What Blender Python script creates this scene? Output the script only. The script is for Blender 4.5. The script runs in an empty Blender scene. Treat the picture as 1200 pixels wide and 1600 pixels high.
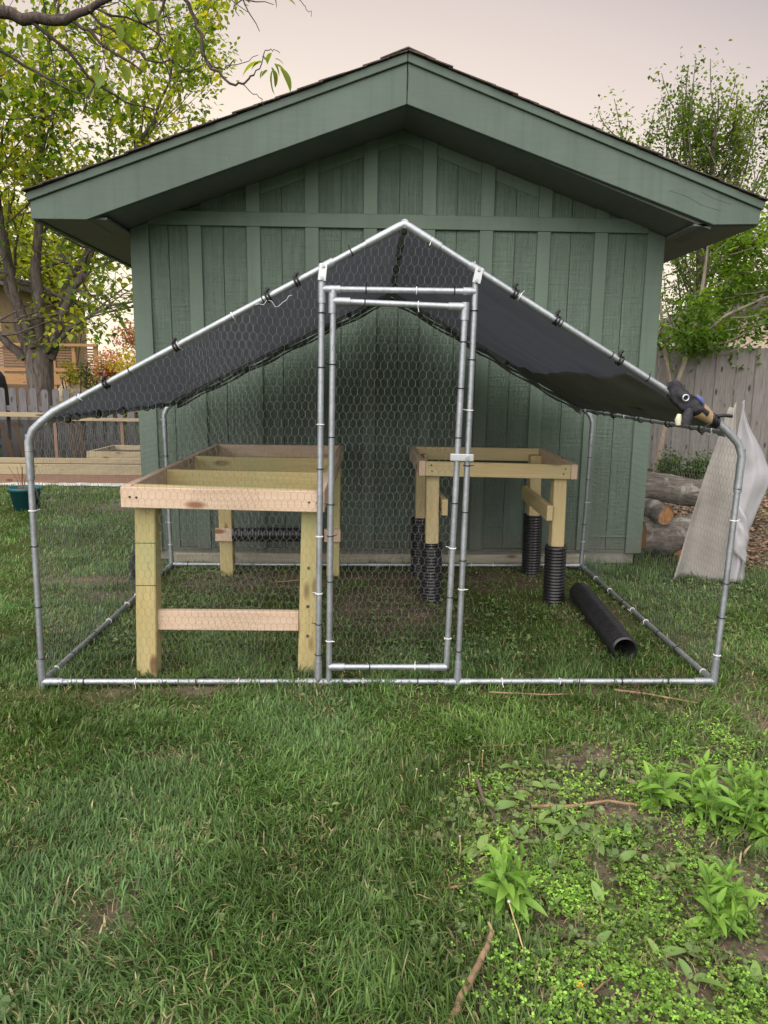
import bpy, bmesh, math, random
import numpy as np
from mathutils import Vector, Matrix, Euler, noise

rng = np.random.default_rng(7)
random.seed(7)
scene = bpy.context.scene
COL = scene.collection

# ------------------------------------------------------------------ camera, sky, sun, exposure
cam_d = bpy.data.cameras.new('camera')
cam = bpy.data.objects.new('camera', cam_d)
COL.objects.link(cam)
yaw, pitch, roll, fpx = 0.0277, -0.1789, 0.0121, 1118.4
fw = Vector((math.sin(yaw)*math.cos(pitch), math.cos(yaw)*math.cos(pitch), math.sin(pitch)))
rt = Vector((math.cos(yaw), -math.sin(yaw), 0)); up = rt.cross(fw)
r2 = rt*math.cos(roll) + up*math.sin(roll); u2 = -rt*math.sin(roll) + up*math.cos(roll)
M = Matrix((r2, u2, -fw)).transposed().to_4x4(); M.translation = (-0.0961, -3.0267, 1.3449)
cam.matrix_world = M
cam_d.sensor_fit = 'VERTICAL'; cam_d.sensor_height = 24.0; cam_d.lens = 24.0*fpx/1600
cam_d.clip_start = 0.05; cam_d.clip_end = 2000
scene.camera = cam

SUN_EL, SUN_AZ = math.radians(50), math.radians(200)     # azimuth from +Y towards +X
world = bpy.data.worlds.new('World'); scene.world = world; world.use_nodes = True
wn, wl = world.node_tree.nodes, world.node_tree.links
bg = wn['Background']
sky = wn.new('ShaderNodeTexSky'); sky.sky_type = 'NISHITA'; sky.sun_disc = False
sky.sun_elevation = SUN_EL; sky.sun_rotation = SUN_AZ
sky.altitude = 200; sky.air_density = 1.0; sky.dust_density = 4.0; sky.ozone_density = 1.5
# evening haze: an even lilac grey veil that warms towards the glow low behind the left trees
GLOW = Vector((-0.13, 0.99, 0.04)).normalized()
tc = wn.new('ShaderNodeTexCoord'); nr = wn.new('ShaderNodeVectorMath'); nr.operation = 'NORMALIZE'; dt_ = wn.new('ShaderNodeVectorMath'); dt_.operation = 'DOT_PRODUCT'
dt_.inputs[1].default_value = GLOW
st = wn.new('ShaderNodeVectorMath'); st.operation = 'MULTIPLY'; st.inputs[1].default_value = (0.6, 1.0, 1.6)   # the glow lies along the horizon
wl.new(tc.outputs['Generated'], st.inputs[0]); wl.new(st.outputs[0], nr.inputs[0]); wl.new(nr.outputs[0], dt_.inputs[0])
cr = wn.new('ShaderNodeValToRGB'); el = cr.color_ramp.elements
while len(el) < 5: el.new(0.5)
for e, (p_, c) in zip(el, ((0.45, (.53, .465, .47)), (0.735, (.565, .485, .485)), (0.80, (.80, .675, .61)), (0.86, (.97, .82, .71)), (0.96, (1.3, 1.12, .86)))):
    e.position = p_; e.color = (*c, 1)
wl.new(dt_.outputs['Value'], cr.inputs['Fac'])
sc_h = wn.new('ShaderNodeVectorMath'); sc_h.operation = 'SCALE'; sc_h.inputs['Scale'].default_value = 4.3
wl.new(cr.outputs['Color'], sc_h.inputs[0])
hz = wn.new('ShaderNodeMix'); hz.data_type = 'RGBA'; hz.inputs['Factor'].default_value = 0.92
wl.new(sky.outputs['Color'], hz.inputs['A']); wl.new(sc_h.outputs[0], hz.inputs['B']); wl.new(hz.outputs['Result'], bg.inputs['Color'])
bg.inputs['Strength'].default_value = 0.10

sd = bpy.data.lights.new('sun', 'SUN'); sd.energy = 2.6; sd.angle = math.radians(100); sd.color = (1.0, 0.95, 0.90)  # added soft front light; the real sun sits low behind the trees
sun = bpy.data.objects.new('sun', sd); COL.objects.link(sun)
sv = Vector((math.sin(SUN_AZ)*math.cos(SUN_EL), math.cos(SUN_AZ)*math.cos(SUN_EL), math.sin(SUN_EL)))
sun.rotation_euler = sv.to_track_quat('Z', 'Y').to_euler(); sun.location = sv*60

vs = scene.view_settings
vs.view_transform = 'Standard'; vs.look = 'None'; vs.gamma = 1; vs.use_curve_mapping = False
vs.exposure = 1.2

# ------------------------------------------------------------------ helpers: things and parts
def tag(o, label=None, cat=None, group=None, kind=None):
    if label: o['label'] = label
    if cat: o['category'] = cat
    if group: o['group'] = group
    if kind: o['kind'] = kind
    return o

def thing(name, label, cat, loc=(0, 0, 0), group=None, rz=0.0):
    o = bpy.data.objects.new(name, None); COL.objects.link(o)
    o.location = loc; o.rotation_euler.z = rz; o.empty_display_size = 0.1
    return tag(o, label, cat, group)

def link(name, me, parent=None, mat=None, local=False, label=None, kind=None):
    o = bpy.data.objects.new(name, me); COL.objects.link(o)
    if mat is not None and not me.materials: me.materials.append(mat)
    if parent is not None:
        o.parent = parent
        if not local: o.location = -wloc(parent)
    if label: o['label'] = label
    if kind: o['kind'] = kind
    return o

def wloc(o):
    v = Vector(o.location)
    while o.parent: o = o.parent; v = v + Vector(o.location)
    return v

class MB:
    def __init__(s): s.v = []; s.f = []
    def add(s, vs_, fs_):
        n = len(s.v); s.v += [tuple(q) for q in vs_]; s.f += [tuple(i+n for i in q) for q in fs_]; return s
    def box(s, lo, hi):
        (a, b, c), (d, e, f) = lo, hi
        return s.add([(a,b,c),(d,b,c),(d,e,c),(a,e,c),(a,b,f),(d,b,f),(d,e,f),(a,e,f)],
                     [(0,3,2,1),(4,5,6,7),(0,1,5,4),(1,2,6,5),(2,3,7,6),(3,0,4,7)])
    def prism(s, poly, y0, y1):                # polygon in XZ (seen from -Y, counter-clockwise), extruded along Y
        n = len(poly)
        vs_ = [(x, y0, z) for x, z in poly] + [(x, y1, z) for x, z in poly]
        fs_ = [tuple(range(n)), tuple(reversed(range(n, 2*n)))]
        fs_ += [(i, i+n, (i+1) % n+n, (i+1) % n) for i in range(n)]
        return s.add(vs_, fs_)
    def tube(s, pts, r, n=8, cap=True, radii=None):
        pts = [Vector(p) for p in pts]; k = len(pts)
        prev = None; rings = []
        for i, p in enumerate(pts):
            t = (pts[min(i+1, k-1)]-pts[max(i-1, 0)])
            if t.length < 1e-9: t = Vector((0, 0, 1))
            t.normalize()
            if prev is None:
                a = Vector((0, 0, 1)) if abs(t.z) < 0.9 else Vector((1, 0, 0))
                u = t.cross(a).normalized()
            else:
                u = (prev-t*prev.dot(t)); u.normalize()
            prev = u; w = t.cross(u)
            rr = radii[i] if radii else r
            rings.append([p+u*(rr*math.cos(2*math.pi*j/n))+w*(rr*math.sin(2*math.pi*j/n)) for j in range(n)])
        vs_ = [q for R_ in rings for q in R_]; fs_ = []
        for i in range(k-1):
            for j in range(n):
                fs_.append((i*n+j, i*n+(j+1) % n, (i+1)*n+(j+1) % n, (i+1)*n+j))
        if cap:                                # caps get their own vertices so the sides stay evenly round
            m_ = len(vs_); vs_ = vs_+vs_[:n]+vs_[m_-n:m_]
            fs_ += [tuple(reversed(range(m_, m_+n))), tuple(range(m_+n, m_+2*n))]
        return s.add(vs_, fs_)
    def revolve(s, prof, n=24, close=False):   # (radius, z) profile round local Z
        k = len(prof)
        vs_ = [(r*math.cos(2*math.pi*j/n), r*math.sin(2*math.pi*j/n), z) for r, z in prof for j in range(n)]
        fs_ = [(i*n+j, i*n+(j+1) % n, (i+1)*n+(j+1) % n, (i+1)*n+j) for i in range(k-1) for j in range(n)]
        if close: fs_ += [tuple(reversed(range(n))), tuple(range((k-1)*n, k*n))]
        return s.add(vs_, fs_)
    def mesh(s, name, smooth=False, mat=None):
        me = bpy.data.meshes.new(name); me.from_pydata(s.v, [], s.f); me.update()
        if smooth:
            me.shade_smooth()
            for p_ in me.polygons:
                if len(p_.vertices) > 4: p_.use_smooth = False
        if mat is not None: me.materials.append(mat)
        return me
    def build(s, name, mat, parent=None, smooth=False, label=None, kind=None):
        return link(name, s.mesh(name, smooth, mat), parent, None, False, label, kind)

def bevel_mesh(me, w, seg=1):
    bm = bmesh.new(); bm.from_mesh(me)
    bmesh.ops.recalc_face_normals(bm, faces=bm.faces)
    bmesh.ops.bevel(bm, geom=[e for e in bm.edges if e.calc_face_angle(0) > 0.6], offset=w, segments=seg, affect='EDGES', profile=0.5)
    bm.to_mesh(me); bm.free(); me.update(); return me

def frame(o, parent, x, pos, z=(0, 0, 1)):
    """put o at world pos with its local X along x and local Z near z (parent is unrotated)"""
    x = Vector(x).normalized(); z = Vector(z)
    y = z.cross(x)
    if y.length < 1e-6: y = Vector((0, 1, 0)).cross(x)
    y.normalize(); z = x.cross(y)
    m = Matrix((x, y, z)).transposed().to_4x4()
    m.translation = Vector(pos) - (wloc(parent) if parent else Vector())
    o.matrix_local = m
    return m

def board(name, a, b, w, t, mat, parent=None, z=(0, 0, 1), bev=0.003, label=None):
    """plank from a to b: w = size along z, t = thickness; grain runs along local X"""
    a, b = Vector(a), Vector(b); L = (b-a).length
    me = MB().box((-L/2, -t/2, -w/2), (L/2, t/2, w/2)).mesh(name, mat=mat)
    if bev: bevel_mesh(me, bev)
    o = link(name, me, parent, None, True, label)
    frame(o, parent, b-a, (a+b)/2, z)
    return o

def raw_mesh(name, verts, loops, starts, totals, colors=None, mat=None, smooth=True):
    me = bpy.data.meshes.new(name)
    me.vertices.add(len(verts)); me.vertices.foreach_set('co', np.asarray(verts, np.float32).ravel())
    me.loops.add(len(loops)); me.loops.foreach_set('vertex_index', np.asarray(loops, np.int32))
    me.polygons.add(len(starts)); me.polygons.foreach_set('loop_start', np.asarray(starts, np.int32))
    me.polygons.foreach_set('loop_total', np.asarray(totals, np.int32))
    if smooth: me.polygons.foreach_set('use_smooth', np.ones(len(starts), bool))
    if colors is not None:
        at = me.attributes.new('Col', 'FLOAT_COLOR', 'POINT')
        c4 = np.ones((len(verts), 4), np.float32); c4[:, :3] = colors
        at.data.foreach_set('color', c4.ravel())
    me.update(calc_edges=True)
    if mat is not None: me.materials.append(mat)
    return me

def vnoise(x, y, s, seed=0.0):
    """cheap smooth 2-D noise for arrays, 0..1"""
    x = np.asarray(x, float)/s+seed*13.7; y = np.asarray(y, float)/s-seed*7.3
    xi = np.floor(x).astype(np.int64); yi = np.floor(y).astype(np.int64); fx = x-xi; fy = y-yi
    fx = fx*fx*(3-2*fx); fy = fy*fy*(3-2*fy)
    def h(a, b):
        n = (a*374761393+b*668265263) & 0xffffffff
        n = ((n ^ (n >> 13))*1274126177) & 0xffffffff
        return ((n ^ (n >> 16)) & 0xffff)/65535.0
    return (h(xi, yi)*(1-fx)+h(xi+1, yi)*fx)*(1-fy)+(h(xi, yi+1)*(1-fx)+h(xi+1, yi+1)*fx)*fy

# ------------------------------------------------------------------ materials
class NT:
    def __init__(s, name):
        s.m = bpy.data.materials.new(name); s.m.use_nodes = True
        s.n, s.l = s.m.node_tree.nodes, s.m.node_tree.links
        s.p = s.n['Principled BSDF']; s.out = s.n['Material Output']
    def node(s, t, **k):
        nd = s.n.new(t)
        for a, b in k.items():
            if a.startswith('i_'): nd.inputs[a[2:].replace('_', ' ')].default_value = b
            else: setattr(nd, a, b)
        return nd
    def link(s, a, b): s.l.new(a, b)
    def coords(s, scale=(1, 1, 1), kind='Object', rand=True):
        tc = s.node('ShaderNodeTexCoord'); mp = s.node('ShaderNodeMapping')
        mp.inputs['Scale'].default_value = scale
        s.link(tc.outputs[kind], mp.inputs['Vector'])
        if rand:
            oi = s.node('ShaderNodeObjectInfo'); mu = s.node('ShaderNodeMath', operation='MULTIPLY'); mu.inputs[1].default_value = 37.0
            s.link(oi.outputs['Random'], mu.inputs[0]); s.link(mu.outputs[0], mp.inputs['Location'])
        return mp.outputs['Vector']
    def noise(s, vec, scale, detail=4, rough=0.55, dist=0.0):
        nd = s.node('ShaderNodeTexNoise'); nd.inputs['Scale'].default_value = scale; nd.inputs['Detail'].default_value = detail
        nd.inputs['Roughness'].default_value = rough; nd.inputs['Distortion'].default_value = dist
        if vec is not None: s.link(vec, nd.inputs['Vector'])
        return nd.outputs['Fac']
    def ramp(s, fac, stops):
        nd = s.node('ShaderNodeValToRGB'); cr = nd.color_ramp
        while len(cr.elements) < len(stops): cr.elements.new(0.5)
        for e, (p_, c) in zip(cr.elements, stops):
            e.position = p_; e.color = (*c, 1) if len(c) == 3 else c
        s.link(fac, nd.inputs['Fac']); return nd.outputs['Color']
    def mix(s, fac, a, b, mode='MIX'):
        nd = s.node('ShaderNodeMix'); nd.data_type = 'RGBA'; nd.blend_type = mode
        for sock, v in (('Factor', fac), ('A', a), ('B', b)):
            if isinstance(v, (int, float)): nd.inputs[sock].default_value = v
            elif isinstance(v, tuple): nd.inputs[sock].default_value = (*v, 1)
            else: s.link(v, nd.inputs[sock])
        return nd.outputs['Result']
    def val(s, fac, lo, hi):
        nd = s.node('ShaderNodeMapRange'); nd.inputs['To Min'].default_value = lo; nd.inputs['To Max'].default_value = hi
        s.link(fac, nd.inputs['Value']); return nd.outputs['Result']
    def bump(s, h, strength=0.3, dist=0.01):
        nd = s.node('ShaderNodeBump'); nd.inputs['Strength'].default_value = strength; nd.inputs['Distance'].default_value = dist
        s.link(h, nd.inputs['Height']); s.link(nd.outputs['Normal'], s.p.inputs['Normal']); return nd
    def base(s, c):
        if isinstance(c, tuple): s.p.inputs['Base Color'].default_value = (*c, 1)
        else: s.link(c, s.p.inputs['Base Color'])
        return s
    def set(s, **k):
        for a, b in k.items():
            key = {'rough': 'Roughness', 'metal': 'Metallic', 'spec': 'Specular IOR Level'}[a]
            if isinstance(b, (int, float)): s.p.inputs[key].default_value = b
            else: s.link(b, s.p.inputs[key])
        return s

def m_wood(name, c_light, c_dark, c_knot, stain=None, rough=0.75, grain=1.0):
    t = NT(name)
    v = t.coords((1.2, 22, 22)); n1 = t.noise(v, 2.2, 6, 0.6, 1.2)
    v2 = t.coords((1.6, 75, 75)); n2 = t.noise(v2, 3.0, 5, 0.7, 0.6)
    c = t.ramp(n1, [(0.3, c_dark), (0.62, c_light)])
    c = t.mix(0.42*grain, c, t.ramp(n2, [(0.35, c_dark), (0.7, c_light)]))
    vk = t.coords((3.2, 9, 9)); vo = t.node('ShaderNodeTexVoronoi'); vo.inputs['Scale'].default_value = 1.0
    t.link(vk, vo.inputs['Vector'])
    k = t.ramp(vo.outputs['Distance'], [(0.10, (1, 1, 1)), (0.2, (0, 0, 0))])
    c = t.mix(k, c, c_knot)
    if stain:
        ns = t.noise(t.coords((1.5, 1.5, 1.5)), 2.4, 3)
        c = t.mix(t.ramp(ns, [(0.42, (0, 0, 0)), (0.68, (0.8, 0.8, 0.8))]), c, stain)
    t.base(c).set(rough=rough, spec=0.25)
    t.bump(n2, 0.4, 0.003)
    return t.m

def m_plain(name, c, rough=0.6, metal=0.0, var=0.15, scale=8.0, bump=0.0, bdist=0.003, spec=0.4):
    t = NT(name); n1 = t.noise(t.coords(), scale, 5)
    lo = tuple(x*(1-var) for x in c); hi = tuple(min(1, x*(1+var)) for x in c)
    t.base(t.ramp(n1, [(0.3, lo), (0.7, hi)])).set(rough=rough, metal=metal, spec=spec)
    if bump: t.bump(t.noise(t.coords(), scale*6, 4), bump, bdist)
    return t.m

def m_leaf(name, tint=(1, 1, 1), trans=0.4, tcol=(1.3, 1.25, 0.5), rough=0.5, attr=True, base=None):
    t = NT(name)
    if attr:
        a = t.node('ShaderNodeAttribute', attribute_name='Col'); c = a.outputs['Color']
        if tint != (1, 1, 1): c = t.mix(1.0, c, tint, 'MULTIPLY')
    else:
        oi = t.node('ShaderNodeObjectInfo')
        n1 = t.noise(t.coords(rand=True), 30, 3)
        c = t.mix(oi.outputs['Random'], base[0], base[1]); c = t.mix(t.val(n1, 0.0, 0.35), c, base[2])
    t.base(c).set(rough=rough, spec=0.3)
    tr = t.node('ShaderNodeBsdfTranslucent'); t.link(t.mix(1.0, c, tcol, 'MULTIPLY'), tr.inputs['Color'])
    mx = t.node('ShaderNodeMixShader'); mx.inputs['Fac'].default_value = trans
    t.link(t.p.outputs['BSDF'], mx.inputs[1]); t.link(tr.outputs['BSDF'], mx.inputs[2]); t.link(mx.outputs['Shader'], t.out.inputs['Surface'])
    return t.m

def m_paint(name, base, emboss=True):
    t = NT(name)
    g = t.noise(t.coords((26, 26, 1.1)), 2.0, 6, 0.6, 2.2)          # embossed cedar grain, runs upright
    br = t.noise(t.coords((3, 3, 40)), 1.6, 3)
    lg = t.noise(t.coords((1.4, 1.4, 0.9)), 1.7, 4)
    d = tuple(x*0.80 for x in base); l = tuple(x*1.14 for x in base)
    c = t.ramp(lg, [(0.3, d), (0.7, l)])
    c = t.mix(0.18, c, t.ramp(br, [(0.35, d), (0.65, l)]))
    sp = t.noise(t.coords((40, 40, 9)), 3.0, 3)
    c = t.mix(t.ramp(sp, [(0.70, (0, 0, 0)), (0.76, (0.5, 0.5, 0.5))]), c, tuple(min(1, x*2.0) for x in base))
    st_ = t.noise(t.coords((17, 17, 0.5)), 1.0, 5, 0.6)
    c = t.mix(t.ramp(st_, [(0.50, (0, 0, 0)), (0.72, (0.4, 0.4, 0.4))]), c, tuple(x*0.62 for x in base))
    co = t.node('ShaderNodeTexCoord'); sx = t.node('ShaderNodeSeparateXYZ'); t.link(co.outputs['Object'], sx.inputs[0])
    mz = t.node('ShaderNodeMapRange'); mz.inputs['From Min'].default_value = 0.05; mz.inputs['From Max'].default_value = 0.42; mz.inputs['To Min'].default_value = 1; mz.inputs['To Max'].default_value = 0
    t.link(sx.outputs['Z'], mz.inputs['Value'])
    sp2 = t.noise(t.coords((7, 7, 7), rand=False), 3.0, 6, 0.7); mm = t.node('ShaderNodeMath', operation='MULTIPLY'); t.link(mz.outputs[0], mm.inputs[0]); t.link(sp2, mm.inputs[1])
    c = t.mix(t.ramp(mm.outputs[0], [(0.22, (0, 0, 0)), (0.55, (0.75, 0.75, 0.75))]), c, (0.13, 0.12, 0.09))
    t.base(c).set(rough=t.val(lg, 0.5, 0.68), spec=0.35)
    if emboss:
        h = t.mix(0.35, g, br); t.bump(h, 1.0, 0.018)
    else: t.bump(t.mix(0.5, g, br), 0.15, 0.003)
    return t.m

GREEN = (0.105, 0.150, 0.115)
MAT = dict(
    siding=m_paint('green_siding', GREEN), trim=m_paint('green_trim', (0.107, 0.152, 0.118), False), fascia=m_paint('green_fascia', (0.090, 0.126, 0.103), False),
    soffit=m_paint('soffit_paint', (0.14, 0.155, 0.15), False),  # lightened and greyed so the colour carries the lens veil
    galv=None,
    pine_yellow=m_wood('treated_pine', (0.50, 0.41, 0.20), (0.36, 0.29, 0.12), (0.16, 0.09, 0.04), stain=(0.36, 0.36, 0.17)),
    pine_pink=m_wood('bare_fir', (0.63, 0.49, 0.37), (0.49, 0.345, 0.24), (0.25, 0.12, 0.06)),
    pine_pale=m_wood('pale_pine', (0.58, 0.47, 0.27), (0.42, 0.32, 0.15), (0.2, 0.11, 0.05), stain=(0.46, 0.40, 0.22)),
    pine_weathered=m_wood('weathered_timber', (0.46, 0.42, 0.32), (0.30, 0.27, 0.20), (0.15, 0.12, 0.08)),
    grey_wood=m_wood('grey_fence_wood', (0.25, 0.235, 0.222), (0.11, 0.102, 0.097), (0.05, 0.045, 0.04), rough=0.9),
    picket=m_wood('weathered_picket', (0.19, 0.18, 0.19), (0.10, 0.095, 0.10), (0.06, 0.05, 0.05), rough=0.9),
    deck=m_wood('deck_wood', (0.42, 0.24, 0.12), (0.28, 0.15, 0.07), (0.12, 0.06, 0.03)),  # orange of the low sun is put into the wood colour
    red_wood=m_wood('reddish_board', (0.27, 0.16, 0.11), (0.18, 0.10, 0.07), (0.1, 0.05, 0.03)),
    tan_wood=m_wood('tan_board', (0.40, 0.33, 0.21), (0.27, 0.22, 0.14), (0.16, 0.1, 0.05)),
    corr=m_plain('black_plastic', (0.014, 0.014, 0.016), 0.34, var=0.3, scale=14, spec=0.5),
    tarp=None, zip_black=m_plain('black_tie', (0.01, 0.01, 0.012), 0.5), zip_white=m_plain('white_tie', (0.7, 0.7, 0.7), 0.5),
    wire=m_plain('galvanised_wire', (0.20, 0.22, 0.21), 0.6, 0.5, 0.25, 20),
    clothwire=m_plain('welded_wire', (0.24, 0.27, 0.26), 0.6, 0.5, 0.2, 20),
    concrete=m_plain('concrete', (0.24, 0.235, 0.20), 0.9, var=0.2, scale=20, bump=0.3),
    shingle=m_plain('asphalt_shingle', (0.075, 0.058, 0.052), 0.95, var=0.45, scale=40, bump=0.5),
    screw=m_plain('dark_screw', (0.05, 0.045, 0.04), 0.5, 0.8),
    plate=m_plain('bright_plate', (0.50, 0.52, 0.54), 0.42, 0.8, 0.1, 10),
    tape=m_plain('tan_tape', (0.36, 0.25, 0.15), 0.45, var=0.2, scale=20),
    pale_patch=m_plain('pale_patch', (0.55, 0.55, 0.40), 0.6, var=0.2, scale=20),
    blue_cord=m_plain('blue_cord', (0.10, 0.12, 0.30), 0.6),
    teal=m_plain('teal_plastic', (0.008, 0.085, 0.10), 0.45, var=0.2),
    soil=m_plain('potting_soil', (0.05, 0.035, 0.025), 0.95, var=0.5, scale=30, bump=0.6),
    white_stone=m_plain('white_edging', (0.40, 0.40, 0.37), 0.8, var=0.2, scale=12),
    black_cloth=m_plain('black_cover', (0.020, 0.020, 0.026), 0.75, var=0.4, scale=9, bump=0.6, bdist=.01),
    beige_siding=m_plain('beige_siding', (0.52, 0.42, 0.33), 0.8, var=0.08),
    orange_siding=m_plain('tan_siding', (0.40, 0.28, 0.18), 0.8, var=0.12),
    white_paint=m_plain('white_paint', (0.75, 0.73, 0.70), 0.6, var=0.06),
    roof_dark=m_plain('house_roof', (0.09, 0.075, 0.07), 0.95, var=0.3, scale=10, bump=0.3),
    glass=m_plain('window_glass', (0.03, 0.035, 0.04), 0.08, var=0.1, spec=0.8),
    boulder=m_plain('cream_stone', (0.52, 0.42, 0.28), 0.85, var=0.2, scale=6, bump=0.4),
    log_end=m_plain('cut_wood', (0.42, 0.20, 0.08), 0.85, var=0.3, scale=25),
    twig=m_plain('dry_twig', (0.25, 0.16, 0.10), 0.85, var=0.35, scale=20, bump=0.3),
    twig_dark=m_plain('dark_twig', (0.10, 0.075, 0.06), 0.85, var=0.3, scale=20, bump=0.3),
    straw=m_plain('straw', (0.45, 0.34, 0.16), 0.8, var=0.2, scale=20),
    petal=m_plain('yellow_petal', (0.75, 0.42, 0.02), 0.6, var=0.15),
    fluff=m_plain('seed_fluff', (0.36, 0.35, 0.29), 0.9),
    stem=m_plain('green_stem', (0.14, 0.22, 0.06), 0.6, var=0.2),
    netting=m_plain('black_netting', (0.012, 0.012, 0.012), 0.7),
)
t = NT('galvanised_pipe'); n1 = t.noise(t.coords(), 9, 5); n2 = t.noise(t.coords(), 60, 3)
t.base(t.ramp(t.mix(0.5, n1, n2), [(0.3, (0.27, 0.295, 0.32)), (0.7, (0.46, 0.49, 0.53))])).set(metal=0.78, rough=t.val(n1, 0.42, 0.62))
t.bump(n2, 0.08, 0.002); MAT['galv'] = t.m

t = NT('shade_tarp')
wv = t.node('ShaderNodeTexWave', wave_type='BANDS', bands_direction='Y'); wv.inputs['Scale'].default_value = 60; wv.inputs['Distortion'].default_value = 1.5
t.link(t.coords(rand=False), wv.inputs['Vector'])
cr = t.noise(t.coords((2, 9, 2), rand=False), 2.5, 6, 0.6, 0.8)
t.base(t.ramp(cr, [(0.3, (0.050, 0.052, 0.056)), (0.7, (0.088, 0.091, 0.097))])).set(rough=0.62, spec=0.35)
t.bump(t.mix(0.6, wv.outputs['Fac'], cr), 0.5, 0.008)
tr = t.node('ShaderNodeBsdfTranslucent'); tr.inputs['Color'].default_value = (0.31, 0.325, 0.35, 1)
mx = t.node('ShaderNodeMixShader'); mx.inputs['Fac'].default_value = 0.55
t.link(t.p.outputs['BSDF'], mx.inputs[1]); t.link(tr.outputs['BSDF'], mx.inputs[2]); t.link(mx.outputs['Shader'], t.out.inputs['Surface'])
MAT['tarp'] = t.m

def m_bark(name, lo, hi, lichen=None, s=1.0):
    t = NT(name)
    n1 = t.noise(t.coords((9*s, 9*s, 1.6*s), rand=False), 2.5, 8, 0.65, 0.6); n2 = t.noise(t.coords(rand=False), 6*s, 4)
    c = t.ramp(n1, [(0.32, lo), (0.68, hi)])
    if lichen: c = t.mix(t.ramp(n2, [(0.5, (0, 0, 0)), (0.66, (1, 1, 1))]), c, lichen)
    t.base(c).set(rough=0.92, spec=0.15); t.bump(n1, 0.8, 0.03/s); return t.m
MAT['bark'] = m_bark('maple_bark', (0.055, 0.045, 0.04), (0.20, 0.17, 0.15))
MAT['bark_dark'] = m_bark('dark_bark', (0.04, 0.03, 0.028), (0.12, 0.095, 0.085), s=4)
MAT['bark_pale'] = m_bark('pale_bark', (0.16, 0.13, 0.10), (0.33, 0.28, 0.23), s=2)
t = NT('log_bark')                                          # logs lie along local X
n1 = t.noise(t.coords((4, 22, 22)), 1.6, 8, 0.7, 1.0); n2 = t.noise(t.coords(), 9, 5)
c = t.ramp(n1, [(0.32, (0.06, 0.05, 0.043)), (0.66, (0.29, 0.255, 0.22))])
c = t.mix(t.ramp(n2, [(0.52, (0, 0, 0)), (0.64, (0.8, 0.8, 0.8))]), c, (0.42, 0.42, 0.38))
t.base(c).set(rough=0.95, spec=0.1); t.bump(n1, 1.0, 0.03); MAT['log_bark'] = t.m

t = NT('vinyl_sheet'); n1 = t.noise(t.coords(rand=False), 3, 5)
t.base(t.ramp(n1, [(0.3, (0.46, 0.46, 0.49)), (0.7, (0.56, 0.56, 0.59))])).set(rough=0.38, spec=0.5)
t.bump(t.noise(t.coords(rand=False), 7, 4), 0.25, 0.02)
tr = t.node('ShaderNodeBsdfTranslucent'); tr.inputs['Color'].default_value = (0.7, 0.69, 0.68, 1)
mx = t.node('ShaderNodeMixShader'); mx.inputs['Fac'].default_value = 0.42
t.link(t.p.outputs['BSDF'], mx.inputs[1]); t.link(tr.outputs['BSDF'], mx.inputs[2]); t.link(mx.outputs['Shader'], t.out.inputs['Surface'])
MAT['sheet'] = t.m
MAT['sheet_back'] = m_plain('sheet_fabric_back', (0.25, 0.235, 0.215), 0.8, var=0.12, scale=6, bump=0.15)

t = NT('garden_screen')                                     # sheer black garden fabric
t.base((0.02, 0.02, 0.022)).set(rough=0.8)
tp = t.node('ShaderNodeBsdfTransparent'); mx = t.node('ShaderNodeMixShader'); mx.inputs['Fac'].default_value = 0.62
t.link(t.p.outputs['BSDF'], mx.inputs[1]); t.link(tp.outputs['BSDF'], mx.inputs[2]); t.link(mx.outputs['Shader'], t.out.inputs['Surface'])
MAT['screen'] = t.m

MAT['grass'] = m_leaf('grass_blades', trans=0.28, tcol=(1.25, 1.3, 0.5), rough=0.45)
MAT['tree_leaf'] = m_leaf('tree_leaves', trans=0.55, tcol=(1.75, 1.7, 0.48))
MAT['clover'] = m_leaf('clover_leaves', trans=0.3, tcol=(1.3, 1.3, 0.5))
MAT['chips'] = m_leaf('wood_chips', trans=0.0, rough=0.9)
MAT['phlox'] = m_leaf('leafy_clump_leaf', trans=0.32, tcol=(1.2, 1.25, 0.4), attr=False, base=((0.16, 0.32, 0.05), (0.27, 0.46, 0.07), (0.13, 0.26, 0.07)))
MAT['weed'] = m_leaf('weed_leaf', trans=0.3, tcol=(1.2, 1.25, 0.4), attr=False, base=((0.15, 0.26, 0.075), (0.25, 0.37, 0.10), (0.13, 0.22, 0.08)))
MAT['near_leaf'] = m_leaf('overhanging_leaf', trans=0.5, tcol=(1.9, 1.8, 0.45), attr=False, base=((0.13, 0.22, 0.03), (0.28, 0.33, 0.04), (0.10, 0.18, 0.03)))

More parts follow.
